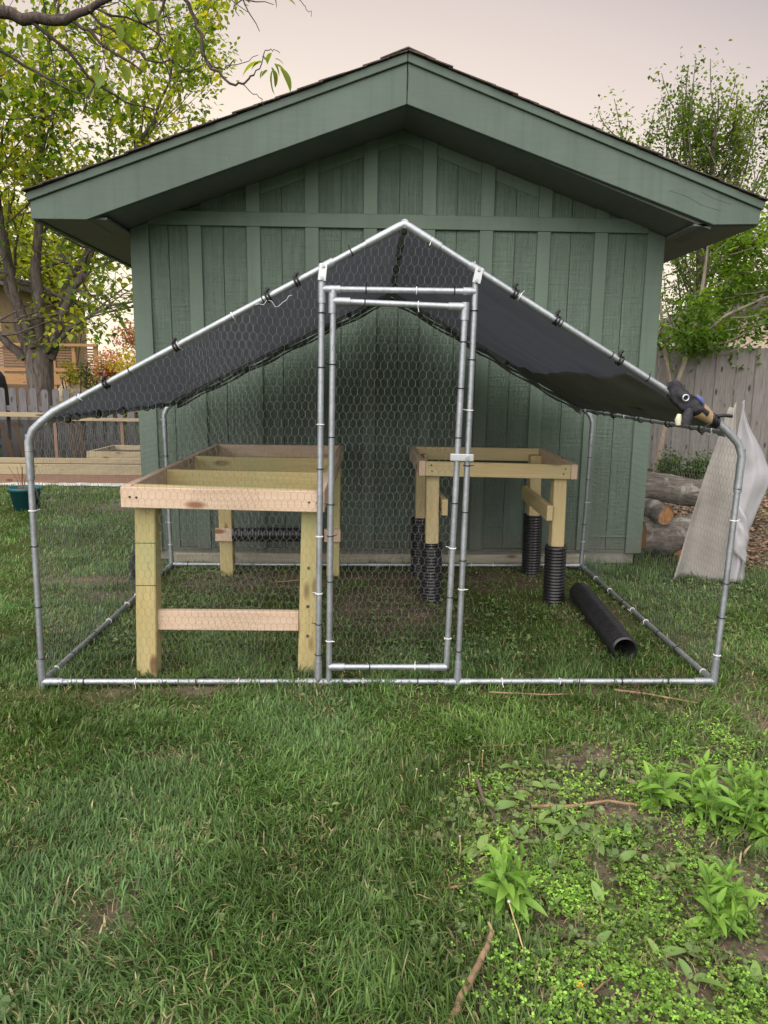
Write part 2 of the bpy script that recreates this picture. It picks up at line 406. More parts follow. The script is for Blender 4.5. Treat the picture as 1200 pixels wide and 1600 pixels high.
# ground: soil in the worn places, green thatch elsewhere
def soil_mask(x, y):
    """0 = lawn, 1 = bare soil (arrays, metres)"""
    x = np.asarray(x, float); y = np.asarray(y, float)
    def blob(cx, cy, rx, ry, k=1.0): return k*np.clip(1.35-np.sqrt(((x-cx)/rx)**2+((y-cy)/ry)**2), 0, 1)
    m = np.zeros_like(x)
    for b in ((-0.75, 1.72, 0.62, 0.30), (0.05, 1.25, 0.40, 0.62, 0.85), (0.12, 1.8, 0.6, 0.25, 0.9), (0.72, 1.75, 0.5, 0.30, .8),
              (1.25, 1.0, 0.22, 0.5, .5), (-1.95, 1.72, 0.40, 0.13), (-1.7, 1.35, 0.3, 0.12, .6), (-2.7, 4.6, 0.55, 0.35, .8), (0.80, -0.66, 0.26, 0.15, 1),
              (0.62, -1.0, 0.42, 0.34, 0.95), (0.75, -1.45, 0.55, 0.55, 1), (0.30, -1.15, 0.18, 0.22, .8), (1.6, -0.9, 0.7, 0.9, .9),
              (-0.72, -1.42, 0.10, 0.13, .5), (-0.80, -0.62, 0.14, 0.07, .5), (-0.85, -0.06, 0.45, 0.05, .8), (0.95, -0.05, 0.5, 0.05, .45),
              (1.75, 0.45, 0.22, 0.4, .4), (3.6, 3.4, 1.3, 1.9), (3.6, 5.8, 1.9, 1.6)):
        m = np.maximum(m, blob(*b))
    return np.clip(m*(0.55+0.9*vnoise(x, y, 0.13, 3)), 0, 1)

def ground_h(x, y):
    x = np.asarray(x, float); y = np.asarray(y, float)
    near = np.clip(1.5-np.hypot(x, y-1)/14, 0, 1)
    return near*((vnoise(x, y, 0.55, 1)-0.5)*0.022+(vnoise(x, y, 0.16, 2)-0.5)*0.010)-0.004

# ------------------------------------------------------------------ the ground
def axis(a, b, st, far, n):
    core = np.arange(a, b+1e-6, st); g = np.geomspace(st*3, far, n)
    return np.concatenate([(a-g)[::-1], core, b+g])
gx = axis(-4.2, 4.6, 0.045, 700, 26); gy = axis(-2.6, 5.2, 0.045, 700, 26)
GX, GY = np.meshgrid(gx, gy); nx, ny = len(gx), len(gy)
gv = np.stack([GX.ravel(), GY.ravel(), ground_h(GX, GY).ravel()], 1)
ii = (np.arange(ny-1)[:, None]*nx+np.arange(nx-1)[None, :]).ravel()
lp = np.stack([ii, ii+1, ii+nx+1, ii+nx], 1).ravel()
sm = soil_mask(gv[:, 0], gv[:, 1])
lawn = np.array([0.055, 0.070, 0.026])*(0.7+0.6*vnoise(gv[:, 0], gv[:, 1], 0.7, 5))[:, None]
soil = np.array([0.125, 0.102, 0.082])*(0.65+0.7*vnoise(gv[:, 0], gv[:, 1], 0.09, 6))[:, None]
far_l = np.array([0.060, 0.105, 0.030])
fd = np.clip((np.hypot(gv[:, 0], gv[:, 1]-1)-7)/8, 0, 1)[:, None]
gc = lawn*(1-fd)+far_l*fd; gc = gc*(1-sm[:, None])+soil*sm[:, None]
t = NT('earth_and_thatch')
a = t.node('ShaderNodeAttribute', attribute_name='Col'); n1 = t.noise(t.coords(rand=False), 45, 6, 0.7); n2 = t.noise(t.coords(rand=False), 160, 3)
t.base(t.mix(0.85, a.outputs['Color'], t.ramp(n1, [(0.25, (0.45, 0.42, 0.40)), (0.75, (1.7, 1.65, 1.55))]), 'MULTIPLY')).set(rough=0.95, spec=0.1)
t.bump(t.mix(0.5, n1, n2), 0.9, 0.012)
ground = link('ground', raw_mesh('ground', gv, lp, np.arange(len(ii))*4, np.full(len(ii), 4), gc, t.m)); ground['kind'] = 'structure'

# ------------------------------------------------------------------ the green shed
SY = 2.30                                                   # front wall plane
shed = thing('garden_shed', 'large green board and batten shed with a low gable roof behind the wire run', 'shed', (0.15, SY, 0))
PX, PZ, ZL, ZR, XL, XR = 0.15, 3.335, 2.49, 2.52, -2.21, 2.445     # fascia peak and eave corners
FB = 0.285                                                  # fascia depth
YF, YB = 1.80, 6.0
def roof_z(x): return PZ-(PZ-ZL)*(PX-x)/(PX-XL) if x < PX else PZ-(PZ-ZR)*(x-PX)/(XR-PX)
def soff_z(x): return max(roof_z(x)-FB+0.012, 2.345 if x < PX else 2.372)
# sheathing and side walls behind the boards
MB().box((-1.735, SY+0.014, 0.1), (2.02, SY+0.05, 2.45)).build('sheathing', MAT['siding'], shed)
MB().prism([(-1.735, 2.451), (2.02, 2.451), (1.9, soff_z(1.9)-0.002), (PX, soff_z(PX)-0.002), (-1.6, soff_z(-1.6)-0.002)], SY+0.0145, SY+0.05).build('gable_sheathing', MAT['siding'], shed)
for xa, xb in ((-1.742, -1.70), (1.985, 2.027)):
    MB().box((xa, SY+0.052, 0.085), (xb, YB-0.45, 2.34)).build('side_wall', MAT['siding'], shed)
MB().box((-1.742, YB-0.448, 0.085), (2.027, YB-0.41, 2.34)).build('rear_wall', MAT['siding'], shed)
MB().box((-1.70, SY+0.02, -0.06), (1.985, YB-0.43, 0.084)).build('foundation', MAT['concrete'], shed)
bat = [-1.300+i*0.4105 for i in range(8)]; BW = 0.094
edges = [-1.62]+[q for b in bat for q in (b-BW/2, b+BW/2)]+[1.908]
ZB0, ZB1, ZT1 = 0.10, 2.41, 2.505
for k in range(0, len(edges), 2):
    x0, x1 = edges[k], edges[k+1]; xm = (x0+x1)/2+random.uniform(-.01, .01)
    for a_, b_ in ((x0-0.004, xm-0.003), (xm+0.003, x1+0.004)):
        MB().box((a_, SY+0.002, ZB0+0.006*random.random()), (b_, SY+0.012, ZB1+0.004)).build('siding_panel', MAT['siding'], shed)
        zt = [soff_z(a_), soff_z(b_)]
        if max(zt) > ZT1+0.03:
            if a_ < PX < b_: poly = [(a_, ZT1), (b_, ZT1), (b_, zt[1]), (PX, soff_z(PX)), (a_, zt[0])]
            else:
                poly = [(a_, ZT1), (b_, ZT1), (b_, max(zt[1], ZT1+.001)), (a_, max(zt[0], ZT1+.001))]
            MB().prism(poly, SY+0.002, SY+0.012).build('siding_panel', MAT['siding'], shed)
for b in bat:
    o = MB().box((b-BW/2, SY-0.020, ZB0-0.004), (b+BW/2, SY+0.0015, ZB1-0.001)); me = o.mesh('batten', mat=MAT['trim']); bevel_mesh(me, .002); link('batten', me, shed)
    zt = [soff_z(b-BW/2)-.002, soff_z(b+BW/2)-.002]
    if min(zt) > ZT1+0.02:
        MB().prism([(b-BW/2, ZT1+.001), (b+BW/2, ZT1+.001), (b+BW/2, zt[1]), (b-BW/2, zt[0])], SY-0.020, SY+0.0015).build('batten', MAT['trim'], shed)
me = MB().box((-1.619, SY-0.024, ZB1), (1.907, SY+0.001, ZT1)).mesh('band_board', mat=MAT['trim']); bevel_mesh(me, .003); link('band_board', me, shed)
for x0, x1 in ((-1.747, -1.6195), (1.9075, 2.032)):
    me = MB().prism([(x0, .075), (x1, .075), (x1, soff_z(x1)-.003), (x0, soff_z(x0)-.003)], SY-0.02, SY+0.0145).mesh('corner_board', mat=MAT['trim']); bevel_mesh(me, .003); link('corner_board', me, shed)
    xs = x0-0.012 if x0 < 0 else x1-0.002
    MB().box((xs, SY+0.0146, 0.075), (xs+0.014, SY+0.11, 2.338)).build('corner_board', MAT['trim'], shed)
MB().box((1.62, SY-0.008, 0.20), (1.906, SY+0.0015, 0.212)).build('skirt_ledge', MAT['trim'], shed)
MB().box((-1.62, SY-0.004, 0.084), (1.907, SY+0.0015, 0.099)).build('skirt_ledge', MAT['trim'], shed)
# frieze boards under the rake, stepped between the battens as on the shed
for k in range(2, len(edges)-2, 2):
    x0, x1 = edges[k]+.002, edges[k+1]-.002
    if x0 < PX < x1: pl = [(x0, soff_z(x0)-.085), (PX, soff_z(PX)-.085), (x1, soff_z(x1)-.085), (x1, soff_z(x1)-.004), (PX, soff_z(PX)-.004), (x0, soff_z(x0)-.004)]
    else: pl = [(x0, soff_z(x0)-.085), (x1, soff_z(x1)-.085), (x1, soff_z(x1)-.004), (x0, soff_z(x0)-.004)]
    if min(z for _, z in pl) > ZT1+.01: MB().prism(pl, SY-0.004-0.003*random.random(), SY+0.0012).build('frieze_board', MAT['trim'], shed)
# fascia (two raked boards meeting at the peak), drip trim, soffits
def rake(poly_l, poly_r, y0, y1, name, mat, bev=0.0):
    for poly in (poly_l, poly_r):
        me = MB().prism(poly, y0, y1).mesh(name, mat=mat)
        if bev: bevel_mesh(me, bev)
        link(name, me, shed)
g = 0.002
rake([(XL, ZL-.155), (-1.866, 2.336), (PX-g, PZ-FB), (PX-g, PZ-.05), (XL, ZL-.05)],
     [(PX+g, PZ-FB), (2.146, 2.374), (XR, ZR-.138), (XR, ZR-.05), (PX+g, PZ-.05)], YF, YF+0.04, 'fascia_board', MAT['fascia'], 0.003)
rake([(XL-.012, ZL-.053), (PX-g, PZ-.050), (PX-g, PZ+.001), (XL-.012, ZL-.003)],
     [(PX+g, PZ-.050), (XR+.012, ZR-.053), (XR+.012, ZR-.003), (PX+g, PZ+.001)], YF-0.018, YF+0.038, 'drip_trim', MAT['fascia'], 0.003)
for pts in ([(1.84, 2.575), (1.95, 2.545), (2.06, 2.49), (2.18, 2.46)], [(2.05, 2.57), (2.14, 2.53), (2.25, 2.50)], [(.148, 3.27), (.160, 3.2), (.149, 3.12)]):
    MB().tube([(x, YF+.0004, z) for x, z in pts], .0012, 5).build('crack', MAT['screw'], shed)
def slab(x0, x1, y0, y1, dz0, dz1, name, mat):
    p = [(x0, roof_z(x0)+dz0), (x1, roof_z(x1)+dz0), (x1, roof_z(x1)+dz1), (x0, roof_z(x0)+dz1)]
    return MB().prism(p, y0, y1).build(name, mat, shed)
for x0, x1 in ((-1.866, PX), (PX, 2.146)): slab(x0, x1, YF+0.0405, SY-0.0005, -FB+0.012, -FB+0.03, 'rake_soffit', MAT['soffit'])
MB().box((XL+.02, YF+0.0405, 2.345), (-1.75, YB, 2.36)).build('eave_soffit', MAT['soffit'], shed)
MB().box((2.034, YF+0.0405, 2.372), (XR-.02, YB, 2.387)).build('eave_soffit', MAT['soffit'], shed)
MB().box((XL-.018, YF+0.041, ZL-.155), (XL+.018, YB, ZL-.035)).build('eave_fascia', MAT['trim'], shed)
MB().box((XR-.018, YF+0.041, ZR-.138), (XR+.018, YB, ZR-.035)).build('eave_fascia', MAT['trim'], shed)
slab(XL+.02, PX, YF+0.041, YB, -0.03, -0.004, 'roof_deck', MAT['soffit']); slab(PX, XR-.02, YF+0.041, YB, -0.03, -0.004, 'roof_deck', MAT['soffit'])
def shingle_course(s, d, L, lift):
    """one course on slope side s starting d metres down from the ridge"""
    zz = ZL if s < 0 else ZR; xx = XL if s < 0 else XR
    v = Vector((xx-PX, 0, zz-PZ)); SL = v.length+0.03; v.normalize(); n = Vector((-v.z, 0, v.x)); n = n if n.z > 0 else -n
    d1 = min(d+L, SL); m = MB(); y = YF-0.035-random.uniform(0, .012)
    while y < YB:
        w = random.uniform(0.28, 0.34) if y > YF else random.uniform(.15, .3)
        j = random.uniform(-.004, .004)
        a = Vector((PX, 0, PZ))+v*d+n*(0.0025+lift*0.2); b = Vector((PX, 0, PZ))+v*(d1+j)+n*(0.0065+lift*.6)
        th = n*(0.0045+random.uniform(0, .0035))
        q = [a, b, b+th, a+th]; y1 = min(y+w-0.004, YB)
        m.add([(p.x, y, p.z) for p in q]+[(p.x, y1, p.z) for p in q], [(0,1,2,3),(7,6,5,4),(0,4,5,1),(1,5,6,2),(2,6,7,3),(3,7,4,0)])
        y += w
    m.build('shingle', MAT['shingle'], shed)
for s in (-1, 1):
    for k in range(18): shingle_course(s, max(0, k*0.142-0.02), 0.17, random.uniform(0, 0.008))
m = MB()
for s in (-1, 1):
    xe = PX+s*0.17; m.prism([(PX, PZ+.018), (xe, roof_z(xe)+.014), (xe, roof_z(xe)+.021), (PX, PZ+.026)] if s > 0 else [(xe, roof_z(xe)+.014), (PX, PZ+.018), (PX, PZ+.026), (xe, roof_z(xe)+.021)], YF-0.04, YB)
m.build('ridge_cap', MAT['shingle'], shed)

# ------------------------------------------------------------------ the chicken run
D = 2.07; R = 0.0130; RC = 0.0168
run = thing('chicken_run', 'walk in galvanised pipe chicken run with wire sides in front of the green shed', 'chicken run', (0, D/2, 0))
FLb, FRb, BLb, BRb = Vector((-1.518, 0, .022)), Vector((1.497, 0, .026)), Vector((-1.497, D, .025)), Vector((1.507, D, .032))
FLe, FRe, BLe, BRe = Vector((-1.498, 0, 1.115)), Vector((1.522, 0, 1.085)), Vector((-1.506, D, 1.13)), Vector((1.524, D, 1.112))
FLs, FRs, BLs, BRs = Vector((-1.405, 0, 1.200)), Vector((1.425, 0, 1.182)), Vector((-1.41, D, 1.21)), Vector((1.43, D, 1.20))
FPk, BPk = Vector((0.056, 0, 1.972)), Vector((0.080, D, 1.945))
pipes = []
def pipe(name, a, b, parent=run, r=R, sag=0.0, smooth=True, reg=True):
    a, b = Vector(a), Vector(b)
    if sag:
        pts = [a.lerp(b, q/8)-Vector((0, 0, sag*math.sin(math.pi*q/8))) for q in range(9)]
    else: pts = [a, b]
    o = MB().tube(pts, r, 12).build(name, MAT['galv'], parent, True)
    if reg: pipes.append((a, b))
    return o
def fitting(pts, parent=run, r=RC, name='connector'):
    return MB().tube(pts, r, 12).build(name, MAT['galv'], parent, True)
def lerp(a, b, d):                        # d metres from a towards b
    return a+(b-a).normalized()*d
for n_, a, b in (('base_rail', FLb, FRb), ('base_rail', BLb, BRb), ('base_rail', FLb, BLb), ('base_rail', FRb, BRb),
                 ('corner_post', FLb, FLe), ('corner_post', FRb, FRe), ('corner_post', BLb, BLe), ('corner_post', BRb, BRe),
                 ('rafter', FLs, FPk), ('rafter', FPk, FRs), ('rafter', BLs, BPk), ('rafter', BPk, BRs),
                 ('ridge_pipe', FPk, BPk), ('eave_pipe', FLs+Vector((-.03, 0, -.03)), BLs+Vector((-.03, 0, -.03))), ('eave_pipe', FRs+Vector((.03, 0, -.03)), BRs+Vector((.03, 0, -.03)))):
    pipe(n_, a, b)
for b_, e_, s_, p_ in ((FLb, FLe, FLs, FPk), (FRb, FRe, FRs, FPk), (BLb, BLe, BLs, BPk), (BRb, BRe, BRs, BPk)):
    fitting([lerp(e_, b_, .19), lerp(e_, b_, .03), e_+(s_-e_)*.22, e_+(s_-e_)*.62, lerp(s_, p_, .02), lerp(s_, p_, .14)], name='elbow')
    yd = Vector((0, 1 if e_.y < 1 else -1, 0))
    m_ = e_+(s_-e_)*.72+Vector((0, 0, -.006)); fitting([m_, m_+yd*.07])
    fitting([b_-Vector((0, 0, .045)), b_+Vector((0, 0, .11))]); fitting([b_, b_+yd*.09]); fitting([b_, b_+Vector((.09 if b_.x < 0 else -.09, 0, 0))])
    MB().tube([b_-Vector((0, 0, .052)), b_-Vector((0, 0, .044))], .05, 16).build('foot_plate', MAT['galv'], run, False)
for p_, ls, rs, yd in ((FPk, FLs, FRs, 1), (BPk, BLs, BRs, -1)):
    fitting([lerp(p_, ls, .17), lerp(p_, ls, .025), p_+Vector((0, 0, -.002)), lerp(p_, rs, .025), lerp(p_, rs, .17)], name='elbow')
    fitting([p_-Vector((0, .012*yd, 0)), p_+Vector((0, yd*.09, 0))])
mid = (BLb+BRb)/2; fitting([mid-Vector((.06, 0, 0)), mid+Vector((.06, 0, 0))]); fitting([mid-Vector((0, 0, .05)), mid])
mid = (FLb+FRb)/2+Vector((.07, 0, 0))
# door opening: two posts, header, clamps
dpL = (Vector((-.298, 0, .022)), Vector((-.275, 0, 1.775))); dpR = (Vector((.327, 0, .022)), Vector((.350, 0, 1.775)))
for a, b in (dpL, dpR):
    pipe('door_post', a, b); fitting([a-Vector((0, 0, .03)), lerp(a, b, .10)])
    fitting([a-Vector((.06, 0, 0)), a+Vector((.06, 0, 0))])
    sx = -1 if a.x < 0 else 1
    top = b+Vector((sx*.02, -.021, .045)); rz_ = FPk.lerp(FLs, abs(b.x-FPk.x+.02)/abs(FLs.x-FPk.x)) if sx < 0 else FPk.lerp(FRs, abs(b.x-FPk.x)/abs(FRs.x-FPk.x))
    c0 = Vector((b.x, -.0185, b.z-.03)); c1 = Vector((rz_.x-sx*-.012, -.0195, rz_.z+.004))
    board('rafter_clamp', c0, c1, .034, .006, MAT['plate'], run, (1, 0, 0), .002)
    fitting([rz_+(FPk-rz_).normalized()*.03, rz_-(FPk-rz_).normalized()*.03], r=.0185, name='rafter_clamp')
    for q in (c0.lerp(c1, .15), c0.lerp(c1, .85)):
        MB().tube([q-Vector((0, .003, 0)), q-Vector((0, .012, 0))], .007, 6).build('bolt', MAT['galv'], run)
pipe('header_pipe', (-.275, 0, 1.715), (.35, 0, 1.715)); fitting([(-.275, 0, 1.715), (-.20, 0, 1.715)]); fitting([(.35, 0, 1.715), (.30, 0, 1.715)]); fitting([(-.276, 0, 1.66), (-.274, 0, 1.80)])
# the door leaf: a part with its own tubes
door = thing('door', None, None, Vector((-.245, -.004, 0))-wloc(run)); door.parent = run
DL = (Vector((-.250, -.004, .085)), Vector((-.229, -.004, 1.715))); DR = (Vector((.274, -.012, .095)), Vector((.309, -.012, 1.655)))
pipe('door_stile', DL[0]-Vector((0, 0, .06)), DL[1], door); pipe('door_stile', DR[0], DR[1], door)
pipe('door_rail', (-.232, -.004, 1.668), (.309, -.012, 1.652), door); pipe('door_rail', (-.250, -.004, .095), (.275, -.012, .098), door)
for a, b in (((-.231, -.004, 1.70), (-.233, -.004, 1.62)), ((-.232, -.004, 1.668), (-.16, -.004, 1.667)), ((.309, -.012, 1.67), (.307, -.012, 1.60)), ((.309, -.012, 1.652), (.24, -.011, 1.653)), ((-.25, -.004, .095), (-.18, -.004, .095)), ((.275, -.012, .098), (.20, -.012, .098))):
    fitting([a, b], door, .0175)
board('latch_plate', (.262, -.032, 1.040), (.362, -.032, 1.038), .030, .004, MAT['plate'], door)
MB().tube([(.336, -.034, 1.038), (.336, -.044, 1.038)], .008, 8).build('latch_bolt', MAT['galv'], door)

# chicken wire: every wire a thin tube, pulled a little out of true
def wire_soup(edges, r, mat, name, parent, n=3):
    e = np.asarray(edges, float); a, b = e[:, 0], e[:, 1]
    t_ = b-a; L = np.linalg.norm(t_, axis=1, keepdims=True); t_ /= np.maximum(L, 1e-9)
    ref = np.where(np.abs(t_[:, 2:3]) > .9, np.array([[1., 0, 0]]), np.array([[0, 0, 1.]]))
    u = np.cross(t_, ref); u /= np.linalg.norm(u, axis=1, keepdims=True); w = np.cross(t_, u)
    rr = np.asarray(r, float); rr = rr[:, None] if rr.ndim else rr
    ring = [u*math.cos(2*math.pi*k/n)*rr+w*math.sin(2*math.pi*k/n)*rr for k in range(n)]
    V = np.stack([a+q for q in ring]+[b+q for q in ring], 1)
    F = np.array([[k, (k+1) % n, (k+1) % n+n, k+n] for k in range(n)])
    lp = (np.arange(len(e))[:, None, None]*2*n+F[None]).ravel()
    V = V.reshape(-1, 3)-np.array(wloc(parent))
    me = raw_mesh(name, V, lp, np.arange(len(e)*n)*4, np.full(len(e)*n, 4), None, mat)
    return link(name, me, parent, None, True, None, 'stuff')
def hexnet(w, h, inside, cell=0.0288, seed=0, pitch=0.0345):
    """edges (u,v pairs) of a hexagon net over [0,w]x[0,h] inside a test function"""
    E = []; q = pitch*.30
    rows = int(h/pitch)+2; cols = int(w/cell)+2
    def wp(u, v): return (u+(noise.noise(Vector((u*5, v*5, seed)))*.008+noise.noise(Vector((u*16, v*16, seed)))*.0022), v+noise.noise(Vector((u*5+9, v*5, seed)))*.010+noise.noise(Vector((u*16+9, v*16, seed)))*.0022)
    for j in range(-1, rows):
        for i in range(-1, cols):
            cu = i*cell+(cell/2 if j % 2 else 0); cv = j*pitch
            p0 = (cu-cell/2, cv-q); p1 = (cu-cell/2, cv+q); p2 = (cu, cv+pitch-q); p3 = (cu+cell/2, cv+q)
            for a, b, tw in ((p0, p1, 1), (p1, p2, 0), (p2, p3, 0)):
                a, b = wp(*a), wp(*b)
                if inside(*a) and inside(*b): E.append((a, b, tw))
    return E
def quadmap(P00, P10, P01, P11, w, h, bulge=0.006, seed=0):
    P00, P10, P01, P11 = map(Vector, (P00, P10, P01, P11)); nrm = (P10-P00).cross(P01-P00).normalized()
    def f(u, v):
        a, b = u/w, v/h
        return P00*(1-a)*(1-b)+P10*a*(1-b)+P01*(1-a)*b+P11*a*b+nrm*(noise.noise(Vector((u*3, v*3, seed+5)))*bulge*2)
    return f
def net_panel(name, parent, w, h, inside, fmap, cell=.0288, seed=0):
    E = hexnet(w, h, inside, cell, seed)
    ed = [(fmap(*a), fmap(*b)) for a, b, _ in E]; rr = [0.00068 if q else 0.00052 for *_, q in E]
    return wire_soup([(tuple(a), tuple(b)) for a, b in ed], rr, MAT['wire'], name, parent)
ZN = 1.98
def front_in(u, v, pk=FPk, ls=FLs, rs=FRs):
    x, z = u-1.5, v
    if z < .03 or abs(x) > 1.505: return False
    top = 1.13+.9*min(1, (1.5-abs(x))/.1)*.075 if abs(x) > 1.4 else (ls.z+(pk.z-ls.z)*(x-ls.x)/(pk.x-ls.x) if x < pk.x else rs.z+(pk.z-rs.z)*(rs.x-x)/(rs.x-pk.x))
    return z < top
fm = lambda y, sd: quadmap((-1.5, y, 0), (1.5, y, 0), (-1.5, y, ZN), (1.5, y, ZN), 3.0, ZN, .008, sd)
net_panel('wire_mesh', run, 3.0, ZN, lambda u, v: front_in(u, v) and not (-.29 < u-1.5 < .335 and v < 1.70) and (u-1.5 < .34), fm(-.004, 1), seed=1)
net_panel('wire_mesh', door, 3.0, ZN, lambda u, v: -.245 < u-1.5 < .285+.02*v/1.6 and .10 < v < 1.655, fm(-.008, 2), seed=2)
net_panel('wire_mesh', run, 3.0, ZN, lambda u, v: front_in(u, v, BPk, BLs, BRs), fm(D+.004, 3), seed=3)
for xs, sd in ((-1.508, 4), (1.512, 5)):
    net_panel('wire_mesh', run, D, 1.14, lambda u, v: 0 < u < D and .03 < v < 1.14, quadmap((xs, 0, 0), (xs, D, 0), (xs, 0, 1.14), (xs, D, 1.14), D, 1.14, .01, sd), seed=sd)
# overlapping second strip of net left of the door, welded half-inch cloth low at the back and on the right end
net_panel('wire_mesh', run, 3.0, ZN, lambda u, v: front_in(u, v) and -.86 < u-1.5 < -.56 and v > .03, lambda u, v: fm(-.006, 8)(u+.017, v+.011), seed=8)
E = []
for k in range(int(3.0/.0127)+1):
    x = -1.5+k*.0127; y = D+.009+.004*math.sin(k*.13); E += [((x, y, .03), (x+.002*math.sin(k*.7), y, .45)), ((x+.002*math.sin(k*.7), y, .45), (x, y, .93))]
for k in range(int(.9/.0127)+1):
    z = .03+k*.0127
    for q in range(10): E.append(((-1.5+.3*q, D+.0095, z+.002*math.sin(q*1.7+k)), (-1.5+.3*(q+1), D+.0095, z+.002*math.sin((q+1)*1.7+k))))
for k in range(int(.9/.0127)+1):
    z = .03+k*.0127; E.append(((1.515, 1.62, z), (1.515, D, z)))
for k in range(int(.45/.0127)+1):
    y = 1.62+k*.0127; E.append(((1.516, y, .03), (1.516, y, .93)))
wire_soup(E, 0.00042, MAT['clothwire'], 'hardware_cloth', run)

# ties round the pipes
def ring_mesh(name, r, th, mat, tail=True):
    m = MB(); m.tube([(r*math.cos(a), r*math.sin(a), 0) for a in [2*math.pi*k/12 for k in range(13)]], th, 5, False)
    if tail: m.tube([(r, 0, 0), (r+.008, .004, .002), (r+.014, .010, .003)], th*.7, 4)
    return m.mesh(name, True, mat)
zb, zw = ring_mesh('zip_tie', R+.0020, .0024, MAT['zip_black']), ring_mesh('zip_tie_white', R+.0020, .0024, MAT['zip_white'])
def place_ring(me, name, p, ax, parent=run):
    o = link(name, me, parent, None, True); m_ = frame(o, parent, ax, p); o.matrix_local = m_ @ Matrix.Rotation(math.pi/2, 4, 'Y') @ Matrix.Rotation(random.uniform(0, 6.28), 4, 'Z'); return o
for a, b in pipes:
    L_ = (b-a).length; d_ = random.uniform(.10, .2)
    vertical = abs((b-a).normalized().z) > .9
    while d_ < L_-.06:
        white = (random.random() < .45) if (a.x < -1.3 or a.x > 1.3 or vertical) else random.random() < .2
        place_ring(zw if white else zb, 'zip_tie', a.lerp(b, d_/L_), b-a)
        d_ += random.uniform(.13, .30)

# the wire offcut caught in the net left of the door
pts = [(-.545, -.012, 1.648), (-.53, -.016, 1.652), (-.51, -.018, 1.648), (-.495, -.016, 1.668), (-.478, -.014, 1.664), (-.462, -.018, 1.640), (-.447, -.02, 1.645), (-.432, -.016, 1.66), (-.418, -.014, 1.668), (-.408, -.012, 1.686), (-.395, -.014, 1.688)]
tag(MB().tube(pts, .0013, 6).build('wire_offcut', MAT['plate'], None, True), 'crinkled bright wire offcut caught in the net under the left rafter', 'wire')

# ------------------------------------------------------------------ the tarp on the roof
NX_, NY_ = 96, 56
prof = [FLs+(FPk-FLs)*q for q in np.linspace(-.03, 1, NX_//2+1)][:-1]+[FPk+(FRs-FPk)*q for q in np.linspace(0, 1.0, NX_//2+1)]
profb = [BLs+(BPk-BLs)*q for q in np.linspace(-.03, 1, NX_//2+1)][:-1]+[BPk+(BRs-BPk)*q for q in np.linspace(0, 1.0, NX_//2+1)]
m = MB(); vs_ = []
for j in range(NY_+1):
    b = j/NY_
    for i in range(NX_+1):
        p = prof[i].lerp(profb[i], b); side = abs(i/NX_-.5)*2
        sag = .034*math.sin(math.pi*b)**.8*min(1, side*6)*(0.6+.4*math.sin(math.pi*side))
        wr = noise.noise(Vector((p.x*1.2, p.y*5, 0)))*.022+noise.noise(Vector((p.x*3, p.y*16, 3)))*.010+noise.noise(Vector((p.x*9, p.y*9, 6)))*.004
        edge = min(1, 6*b, 6*(1-b))
        vs_.append((p.x, 0.004+b*(D+.016), p.z+R+.002-sag+wr*edge))
m.add(vs_, [(j*(NX_+1)+i, j*(NX_+1)+i+1, (j+1)*(NX_+1)+i+1, (j+1)*(NX_+1)+i) for j in range(NY_) for i in range(NX_)])
tarp = thing('tarp', 'dark grey shade tarp stretched over the ridge of the wire run', 'tarp', (0.06, D/2, 1.2))
cl = m.build('cloth', MAT['tarp'], tarp, True); sol = cl.modifiers.new('thickness', 'SOLIDIFY'); sol.thickness = .0016
# lower flap folded back under the right-hand slope, with a wavy edge
m = MB(); vs_ = []; n1_, n2_ = 26, 50
for j in range(n2_+1):
    b = j/n2_
    for i in range(n1_+1):
        q = i/n1_; s0 = .60+.10*(1-b)+.03*noise.noise(Vector((b*4, 1, 0)))+.010*noise.noise(Vector((b*11, 2, 0)))
        s = s0+(1.0-s0)*q
        p = (FPk+(FRs-FPk)*s).lerp(BPk+(BRs-BPk)*s, b)
        z = p.z+R-.030-.050*math.sin(math.pi*b)*math.sin(math.pi*min(1, q+.25))+noise.noise(Vector((p.x*7, p.y*9, 7)))*.010
        vs_.append((p.x, .03+b*(D-.06), z))
m.add(vs_, [(j*(n1_+1)+i, j*(n1_+1)+i+1, (j+1)*(n1_+1)+i+1, (j+1)*(n1_+1)+i) for j in range(n2_) for i in range(n1_)])
MAT['flap'] = m_plain('tarp_flap', (0.125, 0.126, 0.128), .65, var=.25, scale=5, bump=.3)  # lighter grey than the tarp cloth to offset the shade it hangs in
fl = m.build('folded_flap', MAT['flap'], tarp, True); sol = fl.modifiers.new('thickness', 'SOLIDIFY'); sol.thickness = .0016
for a, b in ((BLs, BPk), (BPk, BRs)):               # rolled hem hanging under the rear rafters
    for off, r_ in ((-.030, .010), (-.052, .007)):
        pts = [a.lerp(b, k/24)+Vector((0, -.02+.006*math.sin(k*2.1), off+.006*math.sin(k*1.3+off*50))) for k in range(25)]
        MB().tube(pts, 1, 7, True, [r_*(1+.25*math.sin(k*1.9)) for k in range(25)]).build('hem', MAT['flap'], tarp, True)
lm = ring_mesh('tie_loop', R+.006, .0042, MAT['zip_black'], False)
for (a, b), fr in (((FLs, FPk), (.16, .36, .62, .70)), ((FPk, FRs), (.33, .46, .66, .83)), ((BLs, BPk), (.2, .5, .8)), ((BPk, BRs), (.3, .6, .75, .86, .93, .98))):
    for q in fr:
        p = a.lerp(b, q); place_ring(lm, 'tie_loop', p, b-a, tarp); place_ring(lm, 'tie_loop', p+(b-a).normalized()*.012, b-a+Vector((0, .1, 0)), tarp)
        k_ = MB().tube([p+Vector((0, -.012, R+.004)), p+Vector((.004, -.014, R+.018)), p+Vector((.012, -.012, R+.022))], .0075, 8); k_.build('loop_knot', MAT['zip_black'], tarp, True)
